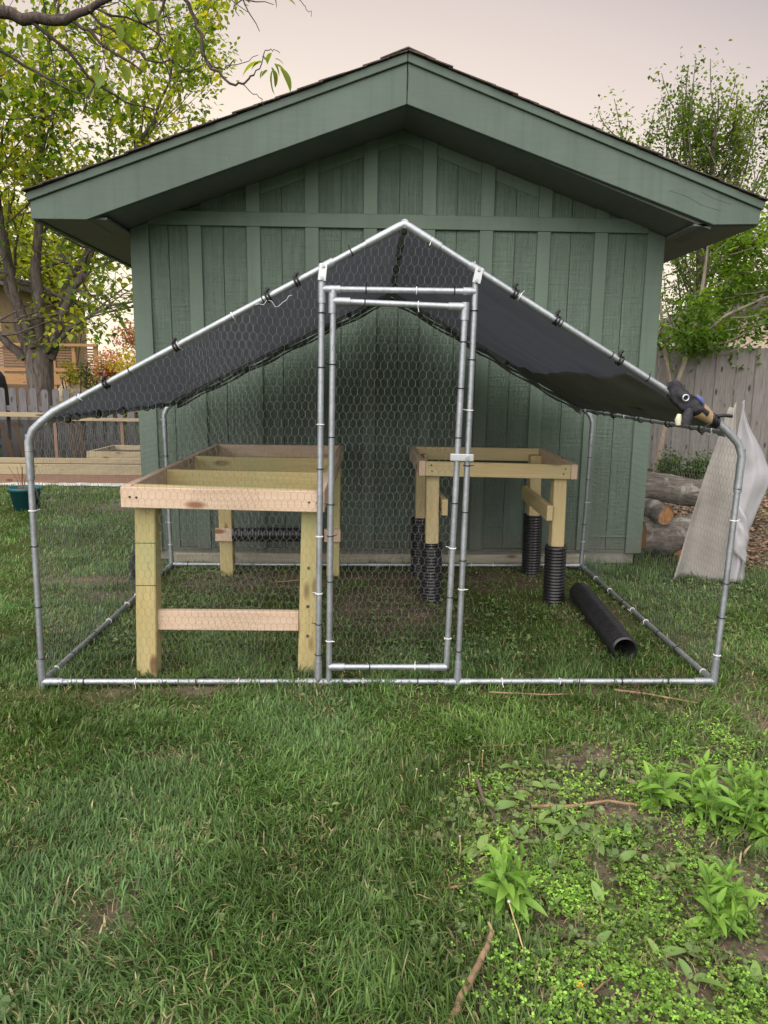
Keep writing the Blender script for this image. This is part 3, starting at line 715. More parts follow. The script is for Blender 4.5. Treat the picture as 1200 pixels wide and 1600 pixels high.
for sd, (a, b) in ((-1, (FLs, BLs)), (1, (FRs, BRs))):
    for q in (.12, .3, .48, .7, .86):
        p = a.lerp(b, q)+Vector((sd*.03, 0, -.03)); place_ring(lm, 'tie_loop', p, b-a, tarp)
# bunched corner with grommet, tape and strap near the front right elbow
rv = (FRs-FPk).normalized(); base = lerp(FRs, FPk, .235)
dn = Vector((0, 0, -1))
m = MB().tube([base+rv*d_+Vector((0, -.012, 0))+dn*h for d_, h in [(q_, .006*math.sin(q_*30)-(.022 if q_ < -.02 else 0)) for q_ in np.linspace(-.05, .14, 22)]], 1, 40, True, [.011+.026*math.sin(math.pi*min(1, .12+.8*i_/21)) for i_ in range(22)])
def crease(v):
    v = Vector(v); q = (v-base).dot(rv); rel = v-base-rv*q; a = math.atan2(rel.z, rel.y)
    f = math.sin(a*5+q*40+2*noise.noise(v*20))*.006*(abs(math.sin(a*2.5+1))**.5)+noise.noise(v*22)*.012+abs(noise.noise(v*45))*.006
    return tuple(v+rel.normalized()*f+rv*noise.noise(v*30)*.008)
m.v = [crease(v) for v in m.v]
m.build('bunched_corner', MAT['black_cloth'], tarp, True)
m = MB().tube([base+rv*.055+Vector((-.012, -.045, -.02)), base+rv*.05+Vector((-.016, -.050, -.05)), base+rv*.045+Vector((-.018, -.045, -.085))], 1, 10, True, [.015, .021, .024])
m.build('bunched_corner', MAT['black_cloth'], tarp, True)
gp = base+rv*.012+Vector((0, -.056, .004))
m = MB().tube([(gp.x+.0125*math.cos(a), gp.y, gp.z+.0125*math.sin(a)) for a in [2*math.pi*k/16 for k in range(17)]], .0036, 6, False); m.build('grommet', MAT['plate'], tarp, True)
m = MB().tube([base+rv*.03+Vector((-.030, -.040, -.055)), base+rv*.03+Vector((-.034, -.043, -.078)), base+rv*.03+Vector((-.030, -.040, -.098))], 1, 10, True, [.008, .014, .012]); m.build('pale_patch', MAT['pale_patch'], tarp, True)
m = MB().tube([base+rv*.105+Vector((0, -.006, 0)), base+rv*.14, base+rv*.185+Vector((0, 0, -.004))], 1, 12, True, [.036, .031, .022]); m.build('tape_wrap', MAT['tape'], tarp, True)
m = MB()
for d_ in (.178, .190, .202):
    c = base+rv*d_; m.tube([c+Vector((0, (R+.010)*math.cos(a), (R+.010)*math.sin(a))) for a in [2*math.pi*k/12 for k in range(13)]], .007, 6, False)
c = base+rv*.19; m.tube([c+Vector((0, -.025, .018)), c+Vector((.03, -.03, .022)), c+Vector((.062, -.028, .018))], .0075, 8)
m.tube([c+Vector((-.02, -.026, -.01)), c+Vector((-.055, -.03, -.03)), c+Vector((-.06, -.03, -.062))], .004, 6); m.build('strap', MAT['zip_black'], tarp, True)
m = MB().tube([base+rv*.075+Vector((0, -.03, .045)), base+rv*.095+Vector((0, -.036, .040)), base+rv*.115+Vector((0, -.034, .030))], 1, 8, True, [.006, .010, .005]); m.build('blue_cord', MAT['blue_cord'], tarp, True)

# ------------------------------------------------------------------ timber stands inside the run
def screw(parent, p, ax=(0, -1, 0)):
    p = Vector(p); MB().tube([p, p+Vector(ax)*.0035], .0048, 8).build('screw_head', MAT['screw'], parent)
lt = thing('timber_stand', 'tall timber stand with pinkish front board and open slatted top behind the left wire', 'timber stand', (-.70, 1.0, 0))
Y0, Y1, ZT = .018, 1.985, .900
board('front_board', (-1.138, Y0+.019, ZT-.050), (-.268, Y0+.019, ZT-.0655), .090, .038, MAT['pine_pink'], lt, label='pinkish front board')
board('side_board', (-1.118, Y0+.039, ZT-.046), (-1.120, Y1-.039, ZT-.035), .089, .036, MAT['pine_pink'], lt)
board('side_board', (-.287, Y0+.039, ZT-.062), (-.262, Y1-.039, ZT-.035), .089, .036, MAT['pine_pink'], lt)
board('back_board', (-1.138, Y1-.019, ZT-.035), (-.243, Y1-.019, ZT-.035), .089, .038, MAT['pine_pink'], lt)
board('cross_board', (-1.100, .62, ZT-.046), (-.300, .62, ZT-.056), .089, .038, MAT['pine_yellow'], lt)
board('cross_board', (-1.100, 1.23, ZT-.040), (-.290, 1.23, ZT-.046), .089, .038, MAT['pine_yellow'], lt)
board('cross_board', (-1.098, .079, ZT-.045), (-.307, .079, ZT-.064), .087, .036, MAT['pine_yellow'], lt)
for a, b in (((-1.092, .145, -.01), (-1.062, .145, ZT-.10)), ((-.355, .148, -.01), (-.330, .148, ZT-.115)),
             ((-1.056, 1.905, -.01), (-1.060, 1.90, ZT-.085)), ((-.315, 1.905, -.01), (-.305, 1.90, ZT-.085))):
    board('leg', a, b, .092, .090, MAT['pine_yellow'], lt, (0, 1, 0), .005)
for zz in (.63, .435):
    MB().box((-1.124+.016*zz, .0985, zz), (-1.034+.016*zz, .1005, zz+.003)).build('saw_mark', MAT['screw'], lt)
board('stretcher', (-1.040, .150, .262), (-.395, .150, .258), .092, .036, MAT['pine_pink'], lt)
for x in (-1.065, -.318):
    board('roost_bracket', (x-.058, 1.838, .298), (x+.058, 1.838, .298), .088, .036, MAT['pine_pink'], lt)
for p in ((-1.098, Y0, .852), (-1.070, Y0, .850), (-.335, Y0, .834), (-.300, Y0, .832)): screw(lt, p)
for x_, z_ in ((-.345, .52), (-.352, .20), (-.350, .34), (-1.075, .23)):
    MB().tube([(x_, .1025, z_), (x_, .1005, z_)], .008, 8).build('knot', MAT['twig_dark'], lt)
# faint grade stamps on the leg faces
def mark(parent, segs, y, mat):
    m = MB()
    for a, b in segs: m.tube([(a[0], y, a[1]), (b[0], y, b[1])], .0009, 4)
    m.build('grade_stamp', mat, parent)
cx_ = -1.052; mark(lt, [((cx_-.008, .79), (cx_+.008, .79)), ((cx_+.008, .79), (cx_+.008, .765)), ((cx_+.008, .765), (cx_-.008, .765)), ((cx_-.008, .765), (cx_-.008, .79))], .0995, MAT['screw'])
cx_ = -1.060; mark(lt, [((cx_-.008, .54), (cx_+.006, .545)), ((cx_+.006, .545), (cx_, .525)), ((cx_-.006, .52), (cx_+.008, .518)), ((cx_+.008, .518), (cx_+.004, .505))], .0995, MAT['screw'])

def corrugated(L, r=.0575, pitch=.0195, amp=.0075, cuff=.0):
    pr_ = []; z = 0
    if cuff: pr_ += [(r-.003, 0), (r-.003, cuff)]; z = cuff
    while z < L-pitch:
        pr_ += [(r-amp, z+pitch*.05), (r-amp, z+pitch*.30), (r, z+pitch*.45), (r, z+pitch*.85)]; z += pitch
    pr_ += [(r-amp, L)]
    inner = [(q-.0035, z_) for q, z_ in reversed(pr_)]
    return MB().revolve(pr_+inner+[pr_[0]], 28)
def corr_part(name, a, b, parent, cuff=0, **k):
    a, b = Vector(a), Vector(b); me = corrugated((b-a).length, cuff=cuff, **k).mesh(name, True, MAT['corr'])
    o = link(name, me, parent, None, True)
    z = (b-a).normalized(); x = Vector((1, 0, 0)) if abs(z.x) < .9 else Vector((0, 1, 0)); y = z.cross(x).normalized(); x = y.cross(z)
    mt = Matrix((x, y, z)).transposed().to_4x4(); mt.translation = a-(wloc(parent) if parent else Vector()); o.matrix_local = mt; return o
corr_part('roost_pipe', (-1.006, 1.845, .298), (-.378, 1.845, .300), lt, r=.050, amp=.0045)

rtb = thing('timber_stand', 'short pale pine stand with black corrugated sleeves on its four legs', 'timber stand', (.70, 1.6, 0))
X0, X1, Ya, Yb, ZR_ = .223, 1.163, 1.15, 2.005, .897
board('side_board', (X0+.019, Ya, ZR_-.046), (X0+.012, Yb, ZR_-.035), .089, .038, MAT['pine_pink'], rtb, label='reddish side board with end grain showing')
board('side_board', (X1-.019, Ya, ZR_-.060), (X1-.012, Yb, ZR_-.040), .089, .038, MAT['pine_pink'], rtb, label='reddish side board with end grain showing')
board('front_board', (X0+.039, Ya+.024, ZR_-.048), (X1-.039, Ya+.024, ZR_-.061), .086, .038, MAT['pine_pale'], rtb)
board('back_board', (X0+.034, Yb-.022, ZR_-.035), (X1-.034, Yb-.022, ZR_-.040), .089, .038, MAT['pine_pale'], rtb)
for (x, y), zt, hp in (((.318, 1.262), .835, .385), ((1.085, 1.245), .825, .375), ((.302, 1.935), .86, .415), ((1.098, 1.925), .86, .44)):
    board('leg', (x+.004, y, .01), (x-.006, y, zt), .082, .078, MAT['pine_pale'], rtb, (0, 1, 0), .005)
    corr_part('leg_sleeve', (x+.003, y, -.01), (x-.002, y, hp), rtb, r=.067, amp=.0065)
board('side_rail', (.384, 1.17, .615), (.378, 1.90, .600), .098, .036, MAT['pine_pale'], rtb); board('side_rail', (1.016, 1.17, .585), (1.020, 1.90, .602), .094, .036, MAT['pine_pale'], rtb)
for p in ((.30, Ya+.005, .835), (.295, Ya+.005, .87), (1.08, Ya+.005, .825), (1.09, Ya+.005, .855)): screw(rtb, p)
lp_ = corr_part('drain_pipe', (1.258, 1.27, .064), (1.190, .285, .066), None, cuff=.05, r=.067, pitch=.030, amp=.012)
tag(lp_, 'loose length of black corrugated drain pipe lying on the grass inside the run', 'pipe')
tp_ = board('timber_plank', (-1.50, 2.17, .043), (1.57, 2.18, .045), .086, .038, MAT['pine_weathered'], None)
tag(tp_, 'long weathered plank lying on edge at the foot of the shed wall', 'plank')

# ------------------------------------------------------------------ grass: every blade a bent strip
def blade_mesh(P, length, width, az, lean, col, curl=1.0):
    n = len(P); d = np.stack([np.cos(az), np.sin(az), np.zeros(n)], 1); s = np.stack([-np.sin(az), np.cos(az), np.zeros(n)], 1)
    V = np.zeros((n, 7, 3)); up_ = np.array([0, 0, 1.0])
    for k, (q, w) in enumerate(((0, 1.0), (.42, .85), (.76, .55), (1, 0))):
        a = lean*(q**1.0)*curl
        c = P+d*(length*q*np.sin(a*.9))[:, None]+up_*(length*q*np.cos(a*.9))[:, None]
        c[:, 2] = np.maximum(c[:, 2], P[:, 2]+.004+.003*q)
        if k < 3:
            V[:, 2*k] = c-s*(width*w/2)[:, None]; V[:, 2*k+1] = c+s*(width*w/2)[:, None]
        else: V[:, 6] = c
    F = np.array([0, 1, 3, 2, 2, 3, 5, 4, 4, 5, 6])
    lp = (np.arange(n)[:, None]*7+F[None]).ravel()
    st = (np.arange(n)[:, None]*11+np.array([0, 4, 8])[None]).ravel(); tt = np.tile([4, 4, 3], n)
    C = np.repeat(col, 7, 0)
    return V.reshape(-1, 3), lp, st, tt, C

def scatter(x0, x1, y0, y1, dens, keep):
    n = int((x1-x0)*(y1-y0)*dens); x = rng.uniform(x0, x1, n); y = rng.uniform(y0, y1, n)
    k = rng.random(n) < keep(x, y); return x[k], y[k]
def in_view(x, y, m=0.25):
    dx, dy = x+.0961, y+3.0267
    return np.abs(dx-.0277*dy) < .56*dy+m
def grass_keep(x, y):
    s = soil_mask(x, y); clump = vnoise(x, y, .10, 8)*.6+vnoise(x, y, .35, 9)*.5
    k = np.clip(clump*1.5-.15, .12, 1)*(1-s)**1.6
    under = (x > -1.75) & (x < 2.03) & (y > 2.2) & (y < 5.6)
    k = np.maximum(k, .10*(vnoise(x, y, .05, 41) > .5))*(.35+.9*vnoise(x, y, .06, 42))
    return np.where(under | ~in_view(x, y), 0, np.clip(k, 0, 1))
xs, ys = [], []
for (x0, x1, y0, y1, d_) in ((-1.2, 1.3, -1.85, -1.0, 42000), (-1.6, 1.8, -1.0, -.2, 36000), (-2.2, 2.5, -.2, .8, 22000), (-3.2, 3.4, .8, 2.3, 9500), (-5.2, -1.7, 2.3, 6.2, 4200), (2.0, 4.5, 2.3, 5.0, 3500), (-9, -4, 6, 9.5, 700)):
    x, y = scatter(x0, x1, y0, y1, d_, grass_keep); xs.append(x); ys.append(y)
gx_, gy_ = np.concatenate(xs), np.concatenate(ys); N = len(gx_)
P = np.stack([gx_, gy_, ground_h(gx_, gy_)-.002], 1)
patch = vnoise(gx_, gy_, .45, 11); patch2 = vnoise(gx_, gy_, .18, 12)
tuft = vnoise(gx_, gy_, .075, 31); Lg = (.022+.034*rng.random(N)**1.5)*(.55+.6*patch2+.45*tuft)*(1+.20*(gy_ < -1.2))
inside = (np.abs(gx_) < 1.5) & (gy_ > .35) & (gy_ < 2.1); Lg[inside] *= .72
edge = ((np.abs(gy_-0.02) < .07) & (np.abs(gx_) < 1.55)); Lg[edge] *= 1.35
corner = (np.hypot(gx_-2.0, gy_-2.15) < .45); Lg[corner] *= 1.7
wg = rng.uniform(.0022, .0066, N)*(1+.10*np.hypot(gx_, gy_+1.5))
swirl = 2*math.pi*vnoise(gx_, gy_, .40, 14)*1.6
az = np.where(rng.random(N) < .6, swirl+rng.normal(0, .9, N), rng.uniform(0, 6.283, N))
lean = np.clip(rng.normal(.85, .42, N)+.35*(patch-.5), .05, 1.5)
g1, g2, g3, g4 = np.array([.058, .116, .027]), np.array([.148, .250, .054]), np.array([.088, .168, .078]), np.array([.38, .33, .18])
q = rng.random(N)[:, None]; col = g1*(1-q)+g2*q
cool = np.clip(vnoise(gx_, gy_, .6, 15)*1.6-.5, 0, 1)[:, None]; col = col*(1-cool*.45)+g3*(.8+.5*q)*cool*.45
col *= ((.62+.65*patch)*rng.uniform(.65, 1.4, N))[:, None]
dry = rng.random(N) < (.035+.07*(patch2 < .35)); col[dry] = g4*(rng.uniform(.5, 1.25, dry.sum()))[:, None]; lean[dry] = np.clip(lean[dry]+.5, 0, 1.55)
V, lp, st, tt, C = blade_mesh(P, Lg, wg, az, lean, col)
gr = link('grass', raw_mesh('grass', V, lp, st, tt, C, MAT['grass'])); gr['kind'] = 'stuff'
# thatch and clippings lying flat between the blades
x, y = scatter(-3.0, 3.2, -1.85, 2.2, 2300, lambda x, y: np.where(in_view(x, y), .35+.65*soil_mask(x, y), 0)); n = len(x)
V, lp, st, tt, C = blade_mesh(np.stack([x, y, ground_h(x, y)+.004+.012*rng.random(n)], 1), rng.uniform(.02, .06, n), rng.uniform(.001, .0028, n), rng.uniform(0, 6.28, n), np.full(n, 1.5), np.array([.24, .19, .11])*rng.uniform(.35, 1.5, n)[:, None])
dt = link('dry_grass', raw_mesh('dry_grass', V, lp, st, tt, C, MAT['grass'])); dt['kind'] = 'stuff'

# clover and other fine ground cover in the worn bed
def leaflets(P, size, nrm_tilt, col, per=3):
    """small rounded leaflets, 'per' to a sprig"""
    n = len(P); k = n*per; base_az = np.repeat(rng.uniform(0, 6.28, n), per)+np.tile(np.arange(per)*2*math.pi/per, n)+rng.normal(0, .2, k)
    C0 = np.repeat(P, per, 0); s = np.repeat(size, per)*rng.uniform(.8, 1.2, k); ti = rng.normal(.15, nrm_tilt, k)
    d = np.stack([np.cos(base_az)*np.cos(ti), np.sin(base_az)*np.cos(ti), np.sin(ti)], 1); w = np.stack([-np.sin(base_az), np.cos(base_az), rng.normal(0, .2, k)], 1)
    pts = [(0, 0), (.45, .42), (.85, .36), (1.0, 0), (.85, -.36), (.45, -.42)]
    V = np.stack([C0+d*(s*a)[:, None]+w*(s*b)[:, None] for a, b in pts], 1).reshape(-1, 3)
    F = np.array([0, 5, 4, 3, 0, 3, 2, 1]); lp = (np.arange(k)[:, None]*6+F[None]).ravel()
    return V, lp, np.arange(k*2)*4, np.full(k*2, 4), np.repeat(np.repeat(col, per, 0), 6, 0)
def clover_keep(x, y):
    def b(cx, cy, rx, ry): return np.clip(1.6-1.1*np.sqrt(((x-cx)/rx)**2+((y-cy)/ry)**2), 0, 1)
    m = np.maximum.reduce([b(.58, -1.30, .32, .28), b(.62, -1.62, .36, .26), b(.85, -1.75, .25, .22), b(1.25, -.62, .35, .22)*.45, b(.98, -.80, .2, .15)*.4, b(.45, -.86, .3, .12)*.35, b(.75, -.95, .3, .2)*.3, b(.55, -1.02, .2, .1)*.4])
    return m*np.clip(vnoise(x, y, .07, 21)*2.0-.35, 0, 1)*(in_view(x, y))
x, y = scatter(.1, 1.9, -1.9, -.3, 30000, clover_keep); n = len(x)
cc = np.array([.14, .28, .045])*(1-rng.random(n)[:, None])+np.array([.26, .44, .07])*rng.random(n)[:, None]
hh = rng.uniform(.006, .036, n)*(.5+.8*vnoise(x, y, .1, 22))
V, lp, st, tt, C = leaflets(np.stack([x, y, ground_h(x, y)+hh], 1), rng.uniform(.0045, .0085, n), .35, cc*(.75+.5*vnoise(x, y, .15, 23))[:, None])
cv = link('clover', raw_mesh('clover', V, lp, st, tt, C, MAT['clover'])); cv['kind'] = 'stuff'
# the same kind of low growth inside the run and round the shed corner, sparse
x, y = scatter(-1.45, 2.6, .3, 2.1, 1100, lambda x, y: np.clip(vnoise(x, y, .22, 24)*1.9-.75, 0, 1)); n = len(x)
V, lp, st, tt, C = leaflets(np.stack([x, y, ground_h(x, y)+rng.uniform(.008, .04, n)], 1), rng.uniform(.007, .017, n), .4, np.array([.13, .19, .07])*rng.uniform(.6, 1.5, n)[:, None], 4)
gc_ = link('ground_cover', raw_mesh('ground_cover', V, lp, st, tt, C, MAT['clover'])); gc_['kind'] = 'stuff'
# mixed small seedlings filling the worn bed and spotting the lawn
def mix_keep(x, y):
    bed = np.clip(1.5-np.sqrt(((x-.72)/.62)**2+((y+1.15)/.60)**2), 0, 1)
    return np.where(in_view(x, y), np.clip(bed*(vnoise(x, y, .12, 51)*1.6-.25), 0, 1)+.05*(vnoise(x, y, .2, 52) > .55), 0)
x, y = scatter(-1.3, 2.0, -1.85, -.1, 1300, mix_keep); n = len(x)
tone = rng.random(n)[:, None]; cc = np.array([.10, .16, .06])*(1-tone)+np.array([.20, .27, .10])*tone; old = rng.random(n) < .12; cc[old] = np.array([.22, .22, .10])*rng.uniform(.6, 1.1, (old.sum(), 1))
V, lp, st, tt, C = leaflets(np.stack([x, y, ground_h(x, y)+rng.uniform(.004, .03, n)], 1), rng.uniform(.007, .024, n)*rng.uniform(.6, 1, n), .45, cc, 4)
sl = link('seedlings', raw_mesh('seedlings', V, lp, st, tt, C, MAT['clover'])); sl['kind'] = 'stuff'
# bark chips and fallen leaves on the bare ground right of the shed
x, y = scatter(2.1, 6.5, 2.1, 8.0, 900, lambda x, y: np.where(in_view(x, y, .6), np.clip(soil_mask(x, y)*1.3, 0, 1), 0)); n = len(x)
V, lp, st, tt, C = leaflets(np.stack([x, y, ground_h(x, y)+rng.uniform(.004, .02, n)], 1), rng.uniform(.02, .045, n), .35, np.array([.20, .13, .085])*rng.uniform(.3, 1.7, n)[:, None], 1)
mu = link('bark_mulch', raw_mesh('bark_mulch', V, lp, st, tt, C, MAT['chips'])); mu['kind'] = 'stuff'
# crumbs of soil, bits of bark and small stones in the worn places
x, y = scatter(-2.4, 2.0, -1.85, 2.1, 2600, lambda x, y: np.where(in_view(x, y), np.clip(soil_mask(x, y)*1.1-.1, 0, 1), 0)); n = len(x)
V, lp, st, tt, C = leaflets(np.stack([x, y, ground_h(x, y)+rng.uniform(.001, .008, n)], 1), rng.uniform(.004, .012, n), .5, np.array([.16, .125, .10])*rng.uniform(.25, 2.2, n)[:, None], 1)
cb = link('soil_crumbs', raw_mesh('soil_crumbs', V, lp, st, tt, C, MAT['chips'])); cb['kind'] = 'stuff'

# ------------------------------------------------------------------ leafy plants with single leaves
def leaf_mesh(name, L, W, droop, fold, mat, shape='lance', nseg=6):
    m = MB(); vs_ = []; 
    for i in range(nseg+1):
        q = i/nseg
        w = W*(math.sin(math.pi*min(1, q**.8*.98+.02))**.75 if shape == 'lance' else math.sin(math.pi*min(1, q*.97+.03)**.75)**.6)/2
        if i == nseg: w = W*.01
        a = droop*q; x = L*q*math.cos(a*.6); z = -L*q*math.sin(a*.6)
        wob = W*.06*math.sin(q*9)
        vs_ += [(x, -w, z+fold*w+wob*.3), (x, 0, z), (x, w, z+fold*w-wob*.3)]
    m.add(vs_, [(3*i+j, 3*i+3+j, 3*i+4+j, 3*i+1+j) for i in range(nseg) for j in (0, 1)])
    return m.mesh(name, True, mat)
def put(me, name, parent, loc, az, pitch_, roll_=0.0, sc=1.0):
    o = bpy.data.objects.new(name, me); COL.objects.link(o); o.parent = parent
    o.location = loc; o.rotation_euler = Euler((roll_, -pitch_, az)); o.scale = (sc, sc, sc); return o
phl = [leaf_mesh('leaf', .066, .021, .45, .5, MAT['phlox']), leaf_mesh('leaf', .080, .024, .8, .4, MAT['phlox']), leaf_mesh('leaf', .056, .017, .15, .6, MAT['phlox']), leaf_mesh('leaf', .074, .028, 1.0, .25, MAT['phlox'])]
stem_me = MB().tube([(0, 0, 0), (.002, 0, .5), (0, 0, 1)], .0022, 6).mesh('stem', True, MAT['stem'])
def clump(label, x, y, H, spread, stems, seed, group=None):
    random.seed(seed); z0 = float(ground_h(x, y))
    p = thing('leafy_plant', label, 'plant', (x, y, z0), group)
    for s in range(stems):
        a = 2*math.pi*s/stems+random.uniform(-.5, .5); r = spread*random.uniform(.15, .75) if s else 0
        h = H*random.uniform(.65, 1.0); tx, ty = r*math.cos(a), r*math.sin(a); bx, by = tx*.45, ty*.45
        o = bpy.data.objects.new('stem', stem_me); COL.objects.link(o); o.parent = p
        dv = Vector((tx-bx, ty-by, h)); o.location = (bx, by, 0); o.rotation_euler = dv.to_track_quat('Z', 'Y').to_euler(); o.scale = (1, 1, dv.length)
        npair = max(3, int(h/.026))
        for k in range(npair):
            q = (k+.8)/npair; b0 = random.uniform(0, 1)+k*1.57
            for side in (0, math.pi):
                c = Vector((bx, by, 0)).lerp(Vector((tx, ty, h)), q)
                pit = .22+.95*q**1.6+random.uniform(-.15, .15); me = phl[2] if q > .9 else random.choice((phl[0], phl[1])) if q > .4 else random.choice((phl[1], phl[3]))
                lf_ = put(me, 'leaf', p, c, b0+side+random.uniform(-.35, .35), pit+random.gauss(0, .18), random.uniform(-.6, .6), random.uniform(.55, 1.15)*(1.0 if q < .85 else .8)); lf_.scale.y *= random.uniform(.8, 1.15)
                if q < .35 and random.random() < .3: lf_.rotation_euler.y = random.uniform(.1, .5)
    return p
clump('bright green leafy clump beside the thin pale stalk at the edge of the lawn', .285, -1.385, .155, .10, 10, 1)
clump('bright green leafy clump alone on dark soil with a broken stick beside it', .815, -1.45, .155, .11, 11, 2)
clump('narrow upright leafy plant at the left end of the far plant cluster', .865, -.93, .15, .065, 6, 3)
clump('broad leafy plant in the middle of the far plant cluster', .985, -1.02, .15, .10, 8, 4)
clump('pale topped leafy plant at the back of the far plant cluster', 1.02, -.90, .14, .07, 5, 5)
clump('leafy plant at the front right of the far plant cluster', 1.13, -1.10, .155, .10, 8, 6)
clump('leafy plant between the broad middle one and the front right one of the cluster', 1.06, -1.06, .15, .09, 7, 12)
clump('leafy plant at the picture edge behind the far plant cluster', 1.22, -1.03, .15, .09, 7, 13)
clump('leafy plant at the back right of the far plant cluster', 1.16, -.94, .13, .09, 6, 8)
wl_ = [leaf_mesh('leaf', .050, .024, .35, .3, MAT['weed'], 'oval'), leaf_mesh('leaf', .062, .026, .7, .2, MAT['weed'], 'oval'), leaf_mesh('leaf', .036, .020, .15, .35, MAT['weed'], 'oval')]
def weed(x, y, n, sc=1.0, label=None, group=None, up_=.45):
    p = thing('broadleaf_weed', label or 'low broad leaved weed sprouting in the worn ground near the leafy clumps', 'weed', (x, y, float(ground_h(x, y))+.004), group or 'broad leaved weeds in the worn bed')
    a0 = random.uniform(0, 6.28)
    for k in range(n):
        a = a0+k*2.4+random.uniform(-.3, .3); put(random.choice(wl_), 'leaf', p, (.006*math.cos(a), .006*math.sin(a), random.uniform(.0, .02)), a, random.uniform(.1, .9)*up_*2, random.uniform(-.4, .4), sc*random.uniform(.75, 1.15))
random.seed(31)
for x, y, n in ((.36, -.80, 4), (.40, -.88, 5), (.33, -.96, 5), (.26, -1.05, 4), (.24, -1.16, 5), (.37, -1.10, 5), (.45, -1.03, 6), (.43, -1.14, 5), (.51, -1.10, 6), (.56, -1.06, 4), (.60, -1.12, 5),
                (.50, -.97, 4), (.62, -.99, 4), (.42, -1.24, 5), (.48, -1.30, 4), (.53, -1.39, 3), (.40, -1.40, 3), (.47, -1.52, 3), (.30, -1.25, 4), (.63, -1.22, 3), (.70, -1.10, 4), (.52, -.83, 4), (.58, -.75, 3), (.44, -.72, 3), (.66, -1.63, 4),
                (.61, -1.56, 3), (.80, -1.64, 4), (.75, -1.27, 3), (.84, -1.20, 4), (.93, -1.24, 3), (1.05, -1.28, 4), (.36, -1.33, 3), (.72, -.80, 3), (.90, -1.68, 4)):
    lb = ('pale broad leaved weed growing close to the long fallen branch' if y > -1.0 and x < .9 else 'broad leaved weed in the thick patch between branch and pale stalk clump' if x < .65 and y > -1.2 else
          'broad leaved weed rising singly out of the bright clover carpet' if x < .72 else 'broad leaved weed on dark soil near the right hand leafy clump')
    weed(x, y, n, 1.0, lb, lb.replace('broad leaved weed', 'broad leaved weeds'))
for x, y, n in ((-.06, -1.38, 5), (.01, -1.47, 4), (-.09, -1.49, 3)): weed(x, y, n, .7, 'small pale broad leaved weed growing in the lawn short of the bed', 'small weeds in the lawn', .3)
for x, y in ((-.10, -.28), (.03, -.42), (-.15, -.60), (.18, -.55), (-.30, -.35), (-.9, -.75), (.75, -.25), (.9, -.35), (.5, -.35), (1.1, -.3), (-.55, -1.15), (-.2, -.95)): weed(x, y, 3, .6, 'tiny broad leaved seedling among the lawn grass', 'seedlings among the grass', .35)
# ------------------------------------------------------------------ sticks, stalks, flowers
def stick(name, label, pts, r0, r1, mat, cat='stick', fork=None, n=8):
    pts = [Vector(p) for p in pts]; pts = [Vector((p.x, p.y, p.z+float(ground_h(p.x, p.y)))) for p in pts]
    fine = []
    for a, b in zip(pts[:-1], pts[1:]):
        for k in range(4): fine.append(a.lerp(b, k/4)+Vector((noise.noise(a*9+Vector((k, 0, 0))), noise.noise(a*9+Vector((0, k, 0))), 0))*.004)
    fine.append(pts[-1]); L_ = len(fine)
    m = MB().tube(fine, 1, n, True, [(r0+(r1-r0)*i/(L_-1))*(1+.15*noise.noise(fine[i]*40)) for i in range(L_)])
    for f in (fork or []):
        f = [Vector(p) for p in f]; m.tube([Vector((p.x, p.y, p.z+float(ground_h(p.x, p.y)))) for p in f], r1*.7, 6)
    return tag(m.build(name, mat, None, True), label, cat)
stick('broken_branch', 'peeled tan broken branch lying in the grass at the bottom edge', [(.075, -1.76, .012), (.145, -1.64, .020), (.20, -1.55, .030), (.222, -1.505, .036)], .0105, .006, MAT['twig'], fork=[[(.222, -1.505, .036), (.214, -1.49, .05)], [(.175, -1.60, .025), (.20, -1.545, .03)]])
stick('fallen_branch', 'long brown fallen branch lying across the bare soil above the weeds', [(.445, -.945, .018), (.58, -.945, .022), (.70, -.925, .022), (.86, -.945, .014)], .0065, .004, MAT['twig'])
stick('dark_stick', 'dark bent stick standing half upright among weeds at the lawn edge', [(.285, -.84, .055), (.30, -.92, .022), (.325, -1.02, .010)], .006, .005, MAT['twig_dark'])
stick('grey_stick', 'short grey stick at the foot of the leafy clump by the pale stalk', [(.34, -1.475, .012), (.40, -1.488, .014), (.455, -1.48, .012)], .0055, .005, MAT['twig_dark'])
stick('thin_twig', 'thin pale twig pair pointing into the leafy clump from the left', [(.10, -1.33, .015), (.18, -1.315, .02), (.26, -1.28, .022)], .004, .0025, MAT['twig'], fork=[[(.10, -1.29, .012), (.19, -1.31, .018)], [(.14, -1.22, .02), (.12, -1.33, .016), (.16, -1.42, .01)]])
stick('thin_twig', 'thin twig lying in the grass right of the door, parallel to the front rail', [(.35, -.56, .02), (.44, -.565, .02), (.50, -.55, .018)], .004, .003, MAT['twig'], fork=[[(.36, -.60, .018), (.44, -.565, .02)]])
stick('dry_stalk', 'long dry brown stalk lying along the front rail on the right', [(.46, -.085, .022), (.70, -.105, .02), (.83, -.095, .018)], .0045, .0025, MAT['twig'])
stick('dry_stalk', 'dry stalk lying slanted toward the front right post foot', [(1.02, -.06, .02), (1.14, -.10, .02), (1.33, -.20, .014)], .0055, .0035, MAT['twig'])
stick('dry_stalk', 'crooked dark dry stalk near the bottom left of the lawn', [(-.70, -1.27, .02), (-.685, -1.36, .022), (-.655, -1.42, .016)], .0035, .003, MAT['twig_dark'])
stick('pale_stick', 'cut pale stick poking out of the soil at the right picture edge', [(.86, -1.60, .012), (.92, -1.575, .016), (1.0, -1.545, .02)], .0075, .008, MAT['twig'])
stick('pale_stick', 'short pale stick below the leafy clump on dark soil', [(.735, -1.585, .006), (.742, -1.64, .016)], .004, .004, MAT['twig'])
